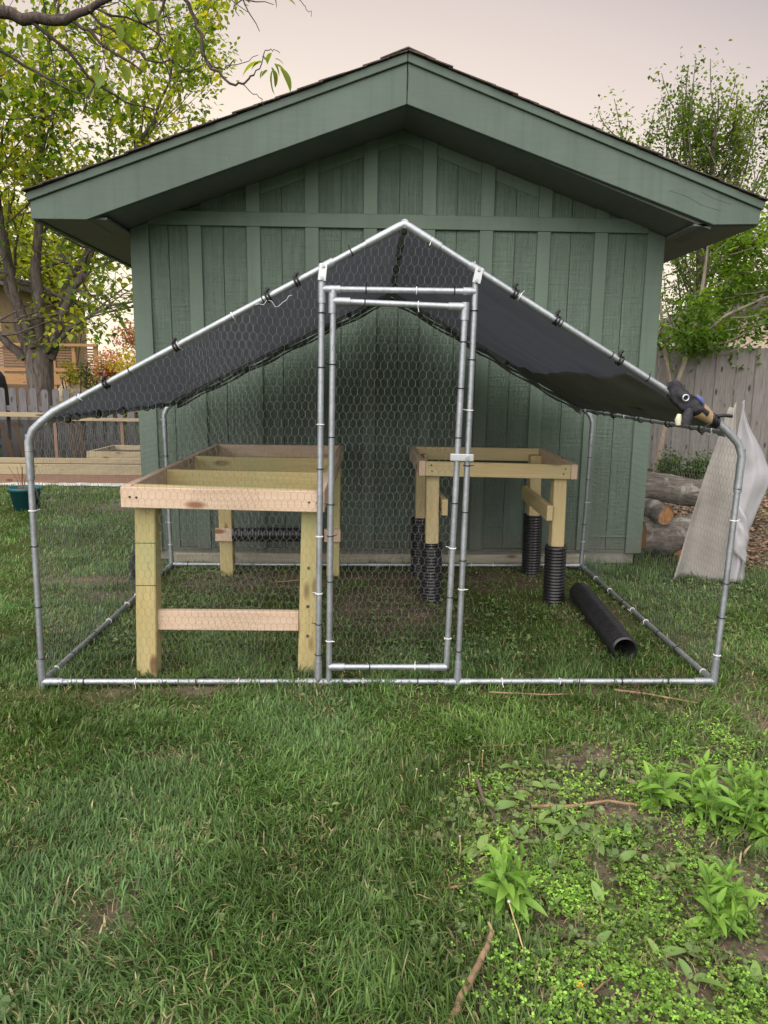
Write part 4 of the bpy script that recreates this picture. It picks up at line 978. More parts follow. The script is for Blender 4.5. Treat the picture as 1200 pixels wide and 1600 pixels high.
stick('pale_stick', 'small pale forked stick beside the yellow flower', [(.405, -1.665, .010), (.445, -1.64, .016), (.475, -1.62, .018)], .0028, .002, MAT['twig'], fork=[[(.405, -1.662, .012), (.43, -1.60, .028)]])
stick('dry_stalk', 'thin curved dry stem lying inside the run before the plank', [(-.72, 1.62, .02), (-.58, 1.66, .025), (-.44, 1.72, .02)], .006, .003, MAT['twig'])
stick('grass_stalk', 'tall thin yellowish seed stalk rising in front of the leafy clump', [(.305, -1.60, .0), (.275, -1.53, .06), (.262, -1.49, .105)], .0018, .0014, MAT['straw'], 'stalk')
fl_ = thing('seed_head', 'fluffy pale seed head on top of the thin yellowish stalk', 'seed head', (.262, -1.49, .105+float(ground_h(.26, -1.49)))); MB().revolve([(.0001, -.004), (.004, -.002), (.0048, .001), (.003, .004), (.0001, .005)], 8).build('fluff', MAT['fluff'], fl_, True); fl_.children[0].location = (0, 0, 0)
dnd = thing('dandelion', 'spent dandelion stalk with pale head in the lawn by the weeds', 'flower', (.18, -1.20, float(ground_h(.18, -1.2))), 'spent dandelions in the lawn')
stm = MB().tube([(0, 0, 0), (.004, .003, .04), (.002, .008, .075)], .0014, 6); stm = link('stalk', stm.mesh('stalk', True, MAT['straw']), dnd, None, True)
hd = link('head', MB().revolve([(.0001, -.003), (.0025, -.002), (.0036, .001), (.0028, .003), (.0001, .004)], 8).mesh('head', True, MAT['fluff']), dnd, None, True); hd.location = (.002, .008, .078)
for x, y, a in ((.27, -.80, 1), (.33, -.70, 3), (.08, -.82, 4)):
    d2 = dnd.copy(); COL.objects.link(d2); d2.location = (x, y, float(ground_h(x, y))); d2.rotation_euler.z = a
    for ch in dnd.children:
        c = ch.copy(); COL.objects.link(c); c.parent = d2
yf = thing('yellow_flower', 'single orange yellow flower lying on dark soil near the bottom edge', 'flower', (.395, -1.645, float(ground_h(.39, -1.64))+.02))
pm = leaf_mesh('petal', .011, .006, .3, .2, MAT['petal'], 'oval', 3)
for k in range(7): put(pm, 'petal', yf, (0, 0, 0), k*.9, .55)
MB().tube([Vector(yf.location)-Vector((.006, -.004, .022)), Vector(yf.location)], .0014, 6).build('stem', MAT['stem'], yf)
fg = [(-.24, -1.28), (-.42, -.92), (.02, -.68), (-.63, -.52)]
ol = leaf_mesh('fallen_leaf', .06, .022, .5, .4, m_leaf('dull_leaf', trans=.15, attr=False, base=((.22, .24, .13), (.28, .26, .16), (.2, .2, .12))), 'oval')
lf = bpy.data.objects.new('fallen_leaf', ol); COL.objects.link(lf); lf.location = (.80, -.80, .016); lf.rotation_euler = (.2, 0, -.5); tag(lf, 'curled grey green fallen leaf on the bare patch above the long branch', 'leaf')

# ------------------------------------------------------------------ beside the shed: logs, sheet, netting
def log(label, a, b, r, seed, bumps=()):
    a, b = Vector(a), Vector(b); L_ = (b-a).length; n = 20; k = 14
    o = thing('log', label, 'log', (a+b)/2-Vector((0, 0, r)))
    m = MB(); m.tube([(-L_/2+L_*i/(k-1), .02*math.sin(i*.7+seed), .012*math.sin(i*.5+seed*2)) for i in range(k)], 1, n, False, [r*(1+.10*noise.noise(Vector((i*.5, seed, 0)))) for i in range(k)])
    m.v = [tuple(Vector(v)*1+Vector((0, v[1], v[2])).normalized()*noise.noise(Vector((v[0]*3, v[1]*12, v[2]*12+seed)))*.018) for v in m.v]
    x = link('bark', m.mesh('bark', True, MAT['log_bark']), o, None, True); frame(x, o, b-a, (a+b)/2)
    for s in (-1, 1):
        ring = m.v[:n] if s < 0 else m.v[n*(k-1):n*k]
        c = Vector((s*L_/2-s*.004, sum(v[1] for v in ring)/n, sum(v[2] for v in ring)/n))
        e = MB(); e.add([tuple(c)]+[tuple(Vector(v)*.992+Vector((-s*.004, 0, 0))) for v in ring], [(0, i+1, (i+1) % n+1) if s > 0 else (0, (i+1) % n+1, i+1) for i in range(n)])
        x = link('cut_end', e.mesh('cut_end', False, MAT['log_end']), o, None, True); frame(x, o, b-a, (a+b)/2)
    return o
log('bottom mossy log lying level against the right wall of the shed', (2.10, 2.56, .145), (2.72, 2.66, .15), .145, 1)
log('thin log with orange sawn end resting on the bottom log', (2.06, 2.90, .36), (2.285, 2.44, .352), .072, 2)
log('large pale barked log lying uppermost across the log stack', (2.06, 2.78, .53), (2.78, 2.86, .47), .115, 3)
log('broken grey log end pointing up behind the log stack', (2.12, 3.14, .60), (2.55, 3.05, .50), .07, 4)
log('dark log half sunk in grass before the log stack', (2.36, 2.32, .03), (2.66, 2.36, .03), .08, 5)
# pale plastic sheet, folded lengthwise into a standing tent against a string
sh = thing('plastic_sheet', 'pale folded plastic sheet standing beside the right end of the run', 'sheet', (2.3, 1.75, 0))
def cloth_strip(rows, cols, f, name, mat, thick=.004):
    m = MB(); m.add([f(i/(cols-1), j/(rows-1)) for j in range(rows) for i in range(cols)], [(j*cols+i, j*cols+i+1, (j+1)*cols+i+1, (j+1)*cols+i) for j in range(rows-1) for i in range(cols-1)])
    o = m.build(name, mat, sh, True); s_ = o.modifiers.new('thickness', 'SOLIDIFY'); s_.thickness = thick; return o
def fa(u, v):                               # left flap: slopes up from the grass towards the post
    bx = 2.045+u*.37; tx = 2.36+u*.06
    x = bx+(tx-bx)*v**.9; y = 1.72-.03*u+.10*v+.03*math.sin(u*5+v*2)+.02*noise.noise(Vector((u*4, v*4, 1))); y += .05*math.sin(math.pi*u)*(1-.4*v)+.02*math.sin(v*5+u*2); z = .015+.012*math.sin(u*7)+v*(1.17+.05*u)
    return (x, y, z)
cloth_strip(30, 16, fa, 'left_flap', MAT['sheet_back'])
def fb(u, v):                               # right flap: drawn up to a point, belly swinging out to the right
    xl = 2.385+.056*v; xr = float(np.interp(v, [0, .3, .48, .62, .72, .85, 1], [2.56, 2.575, 2.625, 2.665, 2.625, 2.535, 2.453]))
    fold = abs(u-.45-.25*(v-.5))*2
    return (xl+(xr-xl)*u+.006*noise.noise(Vector((u*3, v*7, 2))), 1.64+.13*v+.07*fold*(1-v)**.5-.03*math.sin(v*9+u*3)*u+.028*noise.noise(Vector((u*3, v*6, 4))), .012+(1.245-.02*u)*v+.02*math.sin(u*6)*(1-v))
cloth_strip(40, 18, fb, 'right_flap', MAT['sheet'])
def fc(u, v):
    x = 2.40+.11*u; y = 1.655-.035*math.sin(math.pi*u)+.02*noise.noise(Vector((u*3, v*6, 9))); z = .25+.34*v*(1-.3*u)-.10*u
    return (x, y, z)
cloth_strip(14, 8, fc, 'inner_fold', MAT['sheet'])
MB().tube([(2.455, 1.785, 1.255), (2.45, 2.6, 1.5), (3.3, 5.6, 1.75)], .0010, 4).build('cord', MAT['grey_wood'], sh)
ng = MB()
for k in range(7):
    x0 = -1.66+random.uniform(-.02, .02); pts = [(x0+.10*q+.02*math.sin(q*7+k), 1.72+.03*math.cos(q*5+k), .01+.36*q) for q in np.linspace(0, 1, 9)]
    ng.tube(pts, 1, 6, True, [.004+.016*math.sin(math.pi*min(1, q+.1))*random.uniform(.4, 1) for q in np.linspace(0, 1, 9)])
tag(ng.build('netting_bundle', MAT['netting'], None, True), 'twist of black netting hanging outside the left wire of the run', 'netting')

# ------------------------------------------------------------------ fences
def fence(name, label, A, B, w, gap, h, th, mat, rails, dog=0.0, z0=0.02):
    A, B = Vector((*A, 0)), Vector((*B, 0)); L_ = (B-A).length; d = (B-A).normalized(); nrm = Vector((d.y, -d.x, 0))
    f = thing(name, label, 'fence', (A+B)/2); ang = math.atan2(d.y, d.x); meshes = []
    for k in range(6):
        ww, hh = w*(random.uniform(.9, 1.04) if gap > 0 else random.uniform(1.0, 1.06)), h+random.uniform(-.015, .018)
        poly = [(-ww/2, 0), (ww/2, 0), (ww/2, hh-dog), (ww/2-dog*.7, hh), (-ww/2+dog*.7, hh), (-ww/2, hh-dog)] if dog else [(-ww/2, 0), (ww/2, 0), (ww/2+random.uniform(-.004, .004), hh+random.uniform(-.006, .006)), (-ww/2, hh)]
        me = MB().prism(poly, -th/2, th/2).mesh('picket'); me = bevel_mesh(me, .003); me.transform(Matrix.Rotation(math.pi/2, 4, 'Y')); me.materials.append(mat); meshes.append(me)
    n = int(L_/(w+gap))
    for k in range(n):
        p = A+d*(k*(w+gap)+w/2); o = link('picket', random.choice(meshes), f, None, True)
        o.location = p-f.location+nrm*((.021 if (k % 2 and gap < 0) else 0)+random.uniform(0, .003))+Vector((0, 0, z0))
        o.rotation_euler = Euler((0, -math.pi/2+random.uniform(-.006, .006), 0)).to_matrix().to_euler(); 
        o.matrix_local = Matrix.Translation(o.location) @ Matrix.Rotation(ang, 4, 'Z') @ Matrix.Rotation(random.uniform(-.008, .008), 4, 'Y') @ Matrix.Rotation(-math.pi/2, 4, 'Y')
    for z_ in rails: board('rail', A-nrm*(th/2+.021)+Vector((0, 0, z_)), B-nrm*(th/2+.021)+Vector((0, 0, z_)), .085, .038, mat, f, bev=0)
    kk = 0
    while kk <= L_: board('post', A+d*kk-nrm*.095+Vector((0, 0, 0)), A+d*kk-nrm*.095+Vector((0, 0, h-.05)), .088, .088, mat, f, (d.x, d.y, 0), bev=0); kk += 2.4
    return f
fence('board_fence', 'tall weathered grey board fence behind the logs right of the shed', (2.4, 9.37), (10.5, 5.55), 0.141, -.003, 1.90, .018, MAT['grey_wood'], (.4, 1.0, 1.6))
fence('picket_fence', 'low weathered grey picket fence before the big tree on the left', (-11.5, 9.0), (-1.5, 9.0), .112, .062, 1.15, .02, MAT['picket'], (.30, .86), .035)

# ------------------------------------------------------------------ garden beds, screen, pot on the left
def rbed(label, x0, x1, y0, y1, rows, th=.04):
    b = thing('raised_bed', label, 'garden bed', ((x0+x1)/2, (y0+y1)/2, 0))
    z = 0
    for h, mt in rows:
        board('bed_board', (x0, y0, z+h/2+.002), (x1, y0, z+h/2+.002), h-.003, th, MAT[mt], b); board('bed_board', (x0, y1, z+h/2+.002), (x1, y1, z+h/2+.002), h-.003, th, MAT[mt], b)
        for x in (x0+th/2, x1-th/2): board('bed_board', (x, y0+th/2, z+h/2+.002), (x, y1-th/2, z+h/2+.002), h-.003, th, MAT[mt], b)
        z += h
    MB().box((x0+th, y0+th/2, 0), (x1-th, y1-th/2, z-.07)).build('soil', MAT['soil'], b)
rbed('long low garden bed with yellow board over a reddish board', -6.6, -1.95, 6.25, 7.0, ((.125, 'red_wood'), (.135, 'tan_wood')))
rbed('small raised bed of tan boards behind the long low bed', -4.05, -2.0, 7.25, 8.3, ((.16, 'red_wood'), (.17, 'tan_wood')))
sc_ = thing('garden_screen', 'sheer black garden screen under a wooden top rail before the picket fence', 'screen', (-4.5, 8.5, 0))
board('top_rail', (-8.6, 8.45, .80), (-5.0, 8.45, .78), .07, .04, MAT['tan_wood'], sc_); board('top_rail', (-4.97, 8.45, .72), (-1.6, 8.45, .71), .05, .04, MAT['tan_wood'], sc_)
for x in (-8.5, -6.8, -5.0, -3.95, -1.7): board('screen_post', (x, 8.5, 0), (x, 8.5, .76), .05, .05, MAT['red_wood'], sc_, (1, 0, 0))
m = MB(); NS = 60
m.add([(-8.6+7.0*i/NS, 8.475+.02*math.sin(i*1.3), z) for z in (.03, .70) for i in range(NS+1)], [(i, i+1, NS+2+i, NS+1+i) for i in range(NS)]); o = m.build('screen_fabric', MAT['screen'], sc_, True); s_ = o.modifiers.new('thickness', 'SOLIDIFY'); s_.thickness = .002
for k, (x, z) in enumerate(((-5.75, .03), (-5.55, .02), (-4.75, .03), (-4.62, .04))):  # orange strips added to imitate sunlight shining through the picket gaps
    tag(board('leaning_board', (x, 8.60, z+.05), (x+.12*(-1 if k < 2 else -.3), 8.55, .66), .075, .018, MAT['deck'], None, (1, 0, 0)), ['orange board leaning on the dark screen, far left', 'orange board leaning beside the far left one on the dark screen', 'orange board leaning on the screen near the left post, outer one', 'orange board leaning on the screen near the left post, inner one'][k], 'board')
m = MB(); NE = 90; vs_ = []
for i in range(NE+1):
    x = -6.6+4.6*i/NE; j = noise.noise(Vector((x*2.3, 0, 0)))*.05; h = .022+.018*noise.noise(Vector((x*5, 3, 0)))
    vs_ += [(x, 6.10+j, .004), (x, 6.13+j*.7, .012+h), (x, 6.19+j*.3, .014+h*.7), (x, 6.225, .006)]
m.add(vs_, [(4*i+k, 4*i+4+k, 4*i+5+k, 4*i+1+k) for i in range(NE) for k in range(3)])
tag(m.build('edging_strip', MAT['white_stone'], None, True), 'crumpled white edging strip along the foot of the long low bed', 'edging')
pt = thing('flower_pot', 'teal plastic flower pot with dry stalks on the lawn at the left', 'flower pot', (-3.62, 4.42, 0))
o = MB().revolve([(.0001, .0), (.115, .0), (.150, .20), (.165, .20), (.167, .235), (.152, .235), (.145, .20), (.0001, .195)], 28).mesh('pot', True, MAT['teal']); bevel = link('pot', o, pt, None, True)
link('soil', MB().revolve([(.0001, .212), (.148, .208)], 20).mesh('soil', True, MAT['soil']), pt, None, True)
for k in range(12):
    a = random.uniform(0, 6.28); r = random.uniform(.02, .1)
    link('dry_stalk', MB().tube([(r*math.cos(a), r*math.sin(a), .20), (r*1.3*math.cos(a), r*1.3*math.sin(a), .30), (r*1.9*math.cos(a+.3), r*1.9*math.sin(a+.3), .34+.14*random.random())], .003, 5).mesh('dry_stalk', True, MAT['twig']), pt, None, True)

# ------------------------------------------------------------------ trees
def grow(m, p, d, r, L, depth, tips, up_=.25, wig=.35, split=(2, 3), seg=4, minr=.004, shrink=.68):
    pts = [p.copy()]; rad = [r]; 
    for i in range(seg):
        d = (d+Vector((random.gauss(0, wig), random.gauss(0, wig), random.gauss(0, wig)+up_))*.35).normalized()
        p = p+d*(L/seg); pts.append(p.copy()); rad.append(max(minr, r*(1-(.42*(i+1)/seg))))
        if depth <= 2: tips.append((p.copy(), d.copy(), depth))
    m.tube(pts, 1, 7 if r > .05 else 5 if r > .015 else 4, False, rad)
    if depth == 0: return
    for k in range(random.randint(*split)):
        q = random.uniform(.45, 1.0) if k else 1.0; i = min(seg, max(1, round(q*seg)))
        nd = (d+Vector((random.gauss(0, .65), random.gauss(0, .65), random.gauss(.1, .45)))).normalized()
        grow(m, pts[i], nd, rad[i]*random.uniform(.6, .8), L*random.uniform(shrink*.8, shrink*1.15), depth-1, tips, up_, wig, split, seg, minr, shrink)
def crown(name, parent, tips, per, spread, size, cols, mat, flat=.5, droop=.4, keep=None):
    T = np.array([t_[0] for t_ in tips]); n = len(T)*per
    P = np.repeat(T, per, 0)+rng.normal(0, spread, (n, 3))
    if keep is not None:
        k = keep(P); P = P[k]; n = len(P)
    az = rng.uniform(0, 6.28, n); pit = rng.normal(-droop, .5, n); L_ = rng.uniform(*size, n); ro = rng.normal(0, flat, n)
    d = np.stack([np.cos(az)*np.cos(pit), np.sin(az)*np.cos(pit), np.sin(pit)], 1); s = np.stack([-np.sin(az), np.cos(az), ro], 1); s /= np.linalg.norm(s, axis=1, keepdims=True)
    upv = np.cross(d, s)
    pts = [(0, 0, 0), (.42, .36, .10), (.72, .20, .05), (1, 0, -.06), (.72, -.20, .05), (.42, -.36, .10)]
    V = np.stack([P+d*(L_*a)[:, None]+s*(L_*b)[:, None]+upv*(L_*c)[:, None] for a, b, c in pts], 1).reshape(-1, 3)
    F = np.array([0, 3, 2, 1, 0, 5, 4, 3]); lp = (np.arange(n)[:, None]*6+F[None]).ravel()
    cl_ = vnoise(P[:, 0]+P[:, 2]*.7, P[:, 1]+P[:, 2]*.4, .6, 40); w = np.clip(cl_+rng.normal(0, .22, n), 0, 1)
    c = np.stack([np.interp(w, np.linspace(0, 1, len(cols)), [q[k] for q in cols]) for k in range(3)], 1)*rng.uniform(.75, 1.25, (n, 1))
    V = V-np.array(wloc(parent))
    return link(name, raw_mesh(name, V, lp, np.arange(n*2)*4, np.full(n*2, 4), np.repeat(c, 6, 0), mat), parent, None, True, None, 'stuff')
YEL = [(.06, .12, .02), (.13, .23, .035), (.32, .37, .05), (.48, .46, .06)]  # yellow tones stand in for low sun glowing through the leaves
GRN = [(.035, .075, .018), (.07, .13, .028), (.12, .20, .035)]

random.seed(11)
mp = thing('maple_tree', 'big multi stemmed tree with yellow green leaves behind the picket fence', 'tree', (-6.07, 10.5, 0))
m = MB(); tips = []
m.tube([(-6.10, 10.5, -.1), (-6.09, 10.5, .3), (-6.07, 10.5, 1.1), (-6.06, 10.5, 1.7), (-6.05, 10.5, 2.0)], 1, 18, False, [.34, .26, .225, .24, .20])
lim = [([(-6.20, 10.45, 1.65), (-6.40, 10.4, 2.9), (-6.62, 10.3, 4.6), (-6.75, 10.2, 6.8)], .15), ([(-6.10, 10.55, 1.8), (-6.12, 10.7, 3.0), (-6.02, 10.9, 4.6), (-5.9, 11.1, 7.2)], .15),
       ([(-6.00, 10.4, 1.8), (-5.85, 10.2, 3.2), (-5.6, 10.0, 4.7), (-5.3, 9.9, 6.6)], .14), ([(-5.88, 10.5, 1.7), (-5.50, 10.4, 2.5), (-5.05, 10.3, 3.3), (-4.35, 10.2, 4.6), (-3.7, 10.1, 5.6)], .12),
       ([(-6.25, 10.4, 1.7), (-6.6, 10.2, 2.1), (-7.0, 10.1, 2.9), (-7.6, 10.0, 4.2)], .11), ([(-6.0, 10.75, 1.8), (-5.7, 11.2, 3.1), (-5.0, 11.7, 4.7), (-4.2, 12.0, 6.2)], .12), ([(-6.05, 10.3, 1.9), (-6.2, 9.9, 3.1), (-6.1, 9.4, 4.4), (-5.7, 9.0, 5.6)], .11),
       ([(-5.95, 10.45, 1.75), (-5.2, 10.2, 2.35), (-4.5, 9.9, 2.6), (-3.6, 9.8, 2.75)], .06)]
for pts, r in lim:
    pts = [Vector(p) for p in pts]; fine = []
    for a, b in zip(pts[:-1], pts[1:]):
        for k in range(4): fine.append(a.lerp(b, k/4)+Vector((random.gauss(0, .03), random.gauss(0, .03), 0)))
    fine.append(pts[-1]); k = len(fine); r *= .78; rad = [r*(1-.72*i/(k-1)) for i in range(k)]
    m.tube(fine, 1, 10, False, rad)
    for i in range(4, k, 2 if r > .1 else 1):
        d = (fine[min(i+1, k-1)]-fine[i-1]).normalized()
        for _ in range(2 if i > 6 else 1):
            nd = (d*.6+Vector((random.gauss(0, .8), random.gauss(0, .8), random.gauss(.15, .5)))).normalized(); grow(m, fine[i], nd, rad[i]*.42, random.uniform(.8, 1.3), 2, tips, .12)
    grow(m, fine[-1], (fine[-1]-fine[-3]).normalized(), rad[-1], 1.4, 3, tips, .25)
m.build('trunk', MAT['bark'], mp, True)
crown('crown', mp, tips, 5, .12, (.07, .14), YEL, MAT['tree_leaf'], keep=lambda P: (P[:, 2] > 4.2) | (rng.random(len(P)) < .32))

random.seed(23)
rt_ = thing('tall_tree', 'tall upright tree rising behind the right slope of the shed roof', 'tree', (7.0, 12.6, 0))
m = MB(); tips = []
m.tube([(7.0, 12.6, -.1), (7.02, 12.6, 2.0), (7.0, 12.6, 4.0), (7.05, 12.6, 5.2), (7.05, 12.6, 6.3)], 1, 10, False, [.17, .14, .10, .06, .015])
for k in range(54):
    z = 1.9+4.6*(k/54)**.85; a = k*2.4; L_ = (1.9 if z < 5.3 else 1.9*(1-(z-5.3)/2.4))*random.uniform(.55, 1.0)
    d = Vector((math.cos(a), math.sin(a), .8)).normalized(); grow(m, Vector((7.02, 12.6, z-.5)), d, .03, max(.35, L_), 1, tips, .9, .25, (2, 3), 4)
for bx, bz in ((5.15, 5.9), (5.5, 5.6), (4.95, 5.4), (6.0, 5.6), (8.5, 5.6), (8.2, 5.9), (8.7, 5.2), (6.4, 6.2), (7.6, 6.4), (5.4, 4.9)):
    grow(m, Vector((7.02+(bx-7.02)*.72, 12.6, bz-.75)), Vector((bx-7.02, 0, 2.6)).normalized(), .025, 1.3, 1, tips, .6, .2, (2, 3), 5)
m.build('trunk', MAT['bark'], rt_, True); crown('crown', rt_, tips, 15, .12, (.05, .105), [(.045, .085, .02), (.09, .15, .035), (.17, .24, .05)], MAT['tree_leaf'])

random.seed(29)
yt = thing('young_tree', 'slim leaning young tree leafing out in front of the grey board fence', 'tree', (4.42, 7.9, 0))
m = MB(); tips = []
m.tube([(4.42, 7.9, -.05), (4.47, 7.9, .5), (4.60, 7.95, 1.2), (4.85, 8.0, 2.0), (4.95, 8.0, 2.9), (5.0, 8.05, 3.6)], 1, 9, False, [.06, .05, .042, .036, .028, .012])
m.tube([(4.60, 7.95, 1.2), (4.42, 7.9, 1.8), (4.25, 7.8, 2.5), (4.1, 7.7, 3.0)], 1, 8, False, [.034, .03, .022, .010])
m.tube([(4.85, 8.0, 2.0), (5.3, 7.9, 2.4), (5.8, 7.8, 2.65), (6.4, 7.7, 2.8)], 1, 8, False, [.03, .024, .018, .008])
m.tube([(4.80, 8.0, 1.9), (5.3, 7.8, 2.0), (5.75, 7.7, 2.25), (5.95, 7.6, 2.6)], 1, 8, False, [.022, .018, .012, .006])
for k in range(46):
    q = random.random(); z = random.uniform(1.75, 3.9); p = Vector((random.uniform(3.9, 6.6), random.uniform(7.3, 8.7), z)); c = Vector((4.92, 8.0, min(z, 3.4)-.2))
    s_ = c.lerp(p, .35); grow(m, s_, (p-s_).normalized(), .011, (p-s_).length*.9, 1, tips, .15, .25, (2, 3), 4, .003)
m.build('trunk', MAT['bark_pale'], yt, True); crown('crown', yt, tips, 12, .10, (.06, .11), [(.05, .11, .02), (.10, .19, .03), (.17, .27, .04)], MAT['tree_leaf'])

def bush(name, label, c, rx, ry, h, n, cols, size, seed, cat='shrub', stems=9):
    random.seed(seed); o = thing(name, label, cat, (c[0], c[1], 0)); m = MB(); tp_ = []
    for k in range(stems):
        a = random.uniform(0, 6.28); e = Vector((c[0]+rx*.7*math.cos(a), c[1]+ry*.7*math.sin(a), h*random.uniform(.45, .85))); b = Vector((c[0]+.1*math.cos(a), c[1]+.1*math.sin(a), -.05))
        m.tube([b, b.lerp(e, .5)+Vector((0, 0, h*.1)), e], 1, 5, False, [.025, .015, .006])
    m.build('stems', MAT['bark_dark'], o, True)
    lob = [(c[0]+rx*.65*random.uniform(-1, 1), c[1]+ry*.65*random.uniform(-1, 1), h*random.uniform(.3, .85), random.uniform(.25, .5)*min(rx, h)) for _ in range(14)]
    for k in range(n):
        lx, ly, lz, lr = random.choice(lob); v = Vector((random.gauss(0, 1), random.gauss(0, 1), random.gauss(0, 1))).normalized()*lr*random.random()**.4
        p = Vector((lx, ly, lz))+v
        if p.z > .02: tp_.append((p, v, 0))
    crown('foliage', o, tp_, 3, .05, size, cols, MAT['tree_leaf']); return o
PNK = [(.12, .19, .04), (.50, .20, .26), (.62, .30, .34), (.34, .36, .07)]
bush('flowering_shrub', 'pink and red flowering shrub beside the neighbour deck', (-5.95, 15.0), .85, .8, 2.9, 1100, PNK, (.05, .11), 51)
bush('golden_shrub', 'golden yellow shrub against the left wall edge of the shed', (-5.0, 13.5), .9, .7, 2.3, 1000, [(.22, .26, .04), (.46, .42, .06), (.55, .42, .08)], (.05, .10), 52)
bush('dark_shrub', 'dark green rounded shrub low behind the picket fence', (-5.7, 12.2), .9, .7, 1.75, 1000, [(.03, .06, .03), (.06, .10, .04), (.09, .14, .05)], (.04, .09), 53)
bush('yellow_sapling', 'thin yellow leaved sapling growing in front of the deck rail', (-5.75, 11.3), .35, .3, 2.0, 130, [(.25, .26, .04), (.40, .36, .05)], (.05, .09), 54)
bush('golden_shrub', 'bright golden shrub glimpsed over the right board fence', (8.0, 12.0), .9, .8, 2.2, 700, [(.25, .26, .03), (.48, .40, .05)], (.06, .11), 55)
bush('low_weeds', 'low green weeds at the foot of the grey board fence', (4.75, 7.6), .5, .3, .35, 260, GRN, (.04, .08), 56, 'weeds', 5)
for k, (x, y, h, rx) in enumerate(((-13.5, 21, 8.5, 3.4), (-11.5, 25, 8.5, 3.0), (-5.2, 28, 4.6, 3.2), (2, 30, 6.5, 4), (10.5, 19, 4.8, 2.4), (13.5, 17, 5.5, 2.6), (17.0, 22, 7, 3.2))):
    bush('garden_tree', ['leafy yellow green tree far left beyond the house', 'tall yellow green tree beyond the left house and deck', 'rounded tree far behind the left edge of the shed', 'distant tree hidden behind the shed', 'green tree behind the right board fence', 'broad green tree farther right behind the board fence', 'far green tree at the right beyond the beige house'][k], (x, y), rx, rx*.8, h, 1900, [(.10, .15, .03), (.24, .29, .05), (.42, .44, .08)] if k < 3 else GRN, (.14, .28), 60+k, 'tree')

# the near tree on the left: its trunk stands outside the picture, its twigs hang into it
random.seed(77)
nt = thing('overhanging_tree', 'near tree whose bare twigs and large leaves hang in from the upper left', 'tree', (-4.3, 1.2, 0))
m = MB(); m.tube([(-4.35, 1.2, -.1), (-4.3, 1.2, 1.2), (-4.25, 1.15, 2.4), (-4.4, 1.2, 4.2), (-4.3, 1.3, 6)], 1, 12, False, [.20, .16, .14, .10, .05]); m.build('trunk', MAT['bark_dark'], nt, True)
nl = [leaf_mesh('leaf', .085, .040, .5, .35, MAT['near_leaf'], 'oval'), leaf_mesh('leaf', .070, .030, .8, .45, MAT['near_leaf'], 'oval'), leaf_mesh('leaf', .055, .020, .3, .6, MAT['near_leaf'], 'oval')]
def clear(p):                               # the twigs stop short of the shed roof line below them
    return p.z > 2.345+.36*(p.x+1.98)+.06 or p.x < -1.98
def branch(pts, r0, r1, leaves=(), twigs=0, tl=(.12, .3)):
    pts = [Vector(p) for p in pts]; fine = []
    for a, b in zip(pts[:-1], pts[1:]):
        for k in range(3): fine.append(a.lerp(b, k/3)+Vector((random.gauss(0, .006), random.gauss(0, .006), random.gauss(0, .006))))
    fine.append(pts[-1]); k = len(fine); m = MB(); m.tube(fine, 1, 7, True, [r0+(r1-r0)*i/(k-1) for i in range(k)])
    ends = []
    for _ in range(twigs):
        i = random.randint(1, k-1); d = (fine[i]-fine[i-1]).normalized(); d = (d*.6+Vector((random.gauss(.1, .5), random.gauss(0, .4), random.gauss(-.25, .5)))).normalized(); p = fine[i]; tp = [p]
        for _q in range(3):
            d = (d+Vector((random.gauss(0, .3), random.gauss(0, .3), random.gauss(0, .3)))).normalized(); p = p+d*random.uniform(*tl)/3; tp.append(p)
        if not all(clear(q) for q in tp): continue
        m.tube(tp, 1, 5, True, [.0032, .0026, .002, .0015]); ends.append(p)
        if random.random() < .5:
            j = tp[2]; e = j+Vector((random.gauss(0, .05), random.gauss(0, .03), random.gauss(-.02, .05))); m.tube([j, j.lerp(e, .5), e], .0014, 4)
    m.build('branch', MAT['bark_dark'], nt, True)
    for c, n in leaves:
        c = Vector(c)
        for _ in range(n):
            p = c+Vector((random.gauss(0, .022), random.gauss(0, .025), random.gauss(0, .016)))
            put(random.choice(nl), 'leaf', nt, p-Vector(nt.location), random.uniform(0, 6.28), random.uniform(-1.25, -.25), random.uniform(-.5, .5), random.uniform(.75, 1.1))
    return ends
def leafy(ends, n=2, pr=.7):
    for p in ends:
        if random.random() < pr and clear(Vector(p)-Vector((0, 0, .07))):
            for _ in range(n): put(random.choice(nl), 'leaf', nt, Vector(p)+Vector((random.gauss(0, .02), random.gauss(0, .02), random.gauss(0, .012)))-Vector(nt.location), random.uniform(0, 6.28), random.uniform(-1.3, -.2), random.uniform(-.5, .5), random.uniform(.7, 1.1))
Yn = .6
branch([(-4.3, 1.2, 3.3), (-3.2, .9, 3.25), (-2.3, .7, 3.05), (-1.78, Yn, 2.968), (-1.60, Yn, 2.945), (-1.47, Yn, 2.945), (-1.36, Yn, 2.985), (-1.2, .55, 3.06)], .042, .012)
leafy(branch([(-1.47, Yn, 2.945), (-1.36, Yn, 2.90), (-1.22, .62, 2.80), (-1.14, .64, 2.75)], .010, .004, twigs=9), 3, .8)
leafy(branch([(-1.62, Yn, 2.94), (-1.45, .7, 2.80), (-1.40, .75, 2.74), (-1.28, .8, 2.68), (-1.14, .85, 2.66)], .009, .0035, twigs=10), 3, .8)
leafy(branch([(-2.3, .7, 3.05), (-1.95, .7, 2.92), (-1.74, .75, 2.82), (-1.60, .8, 2.74), (-1.48, .82, 2.72)], .010, .004, twigs=8), 3, .8)
leafy(branch([(-2.3, .7, 3.05), (-2.0, .5, 2.80), (-1.86, .45, 2.66), (-1.80, .45, 2.56)], .009, .003, twigs=5), 2, .7)
leafy(branch([(-1.6, .6, 2.945), (-1.35, .65, 3.02), (-1.15, .7, 2.98), (-1.02, .72, 2.90)], .007, .003, twigs=9), 3, .8)
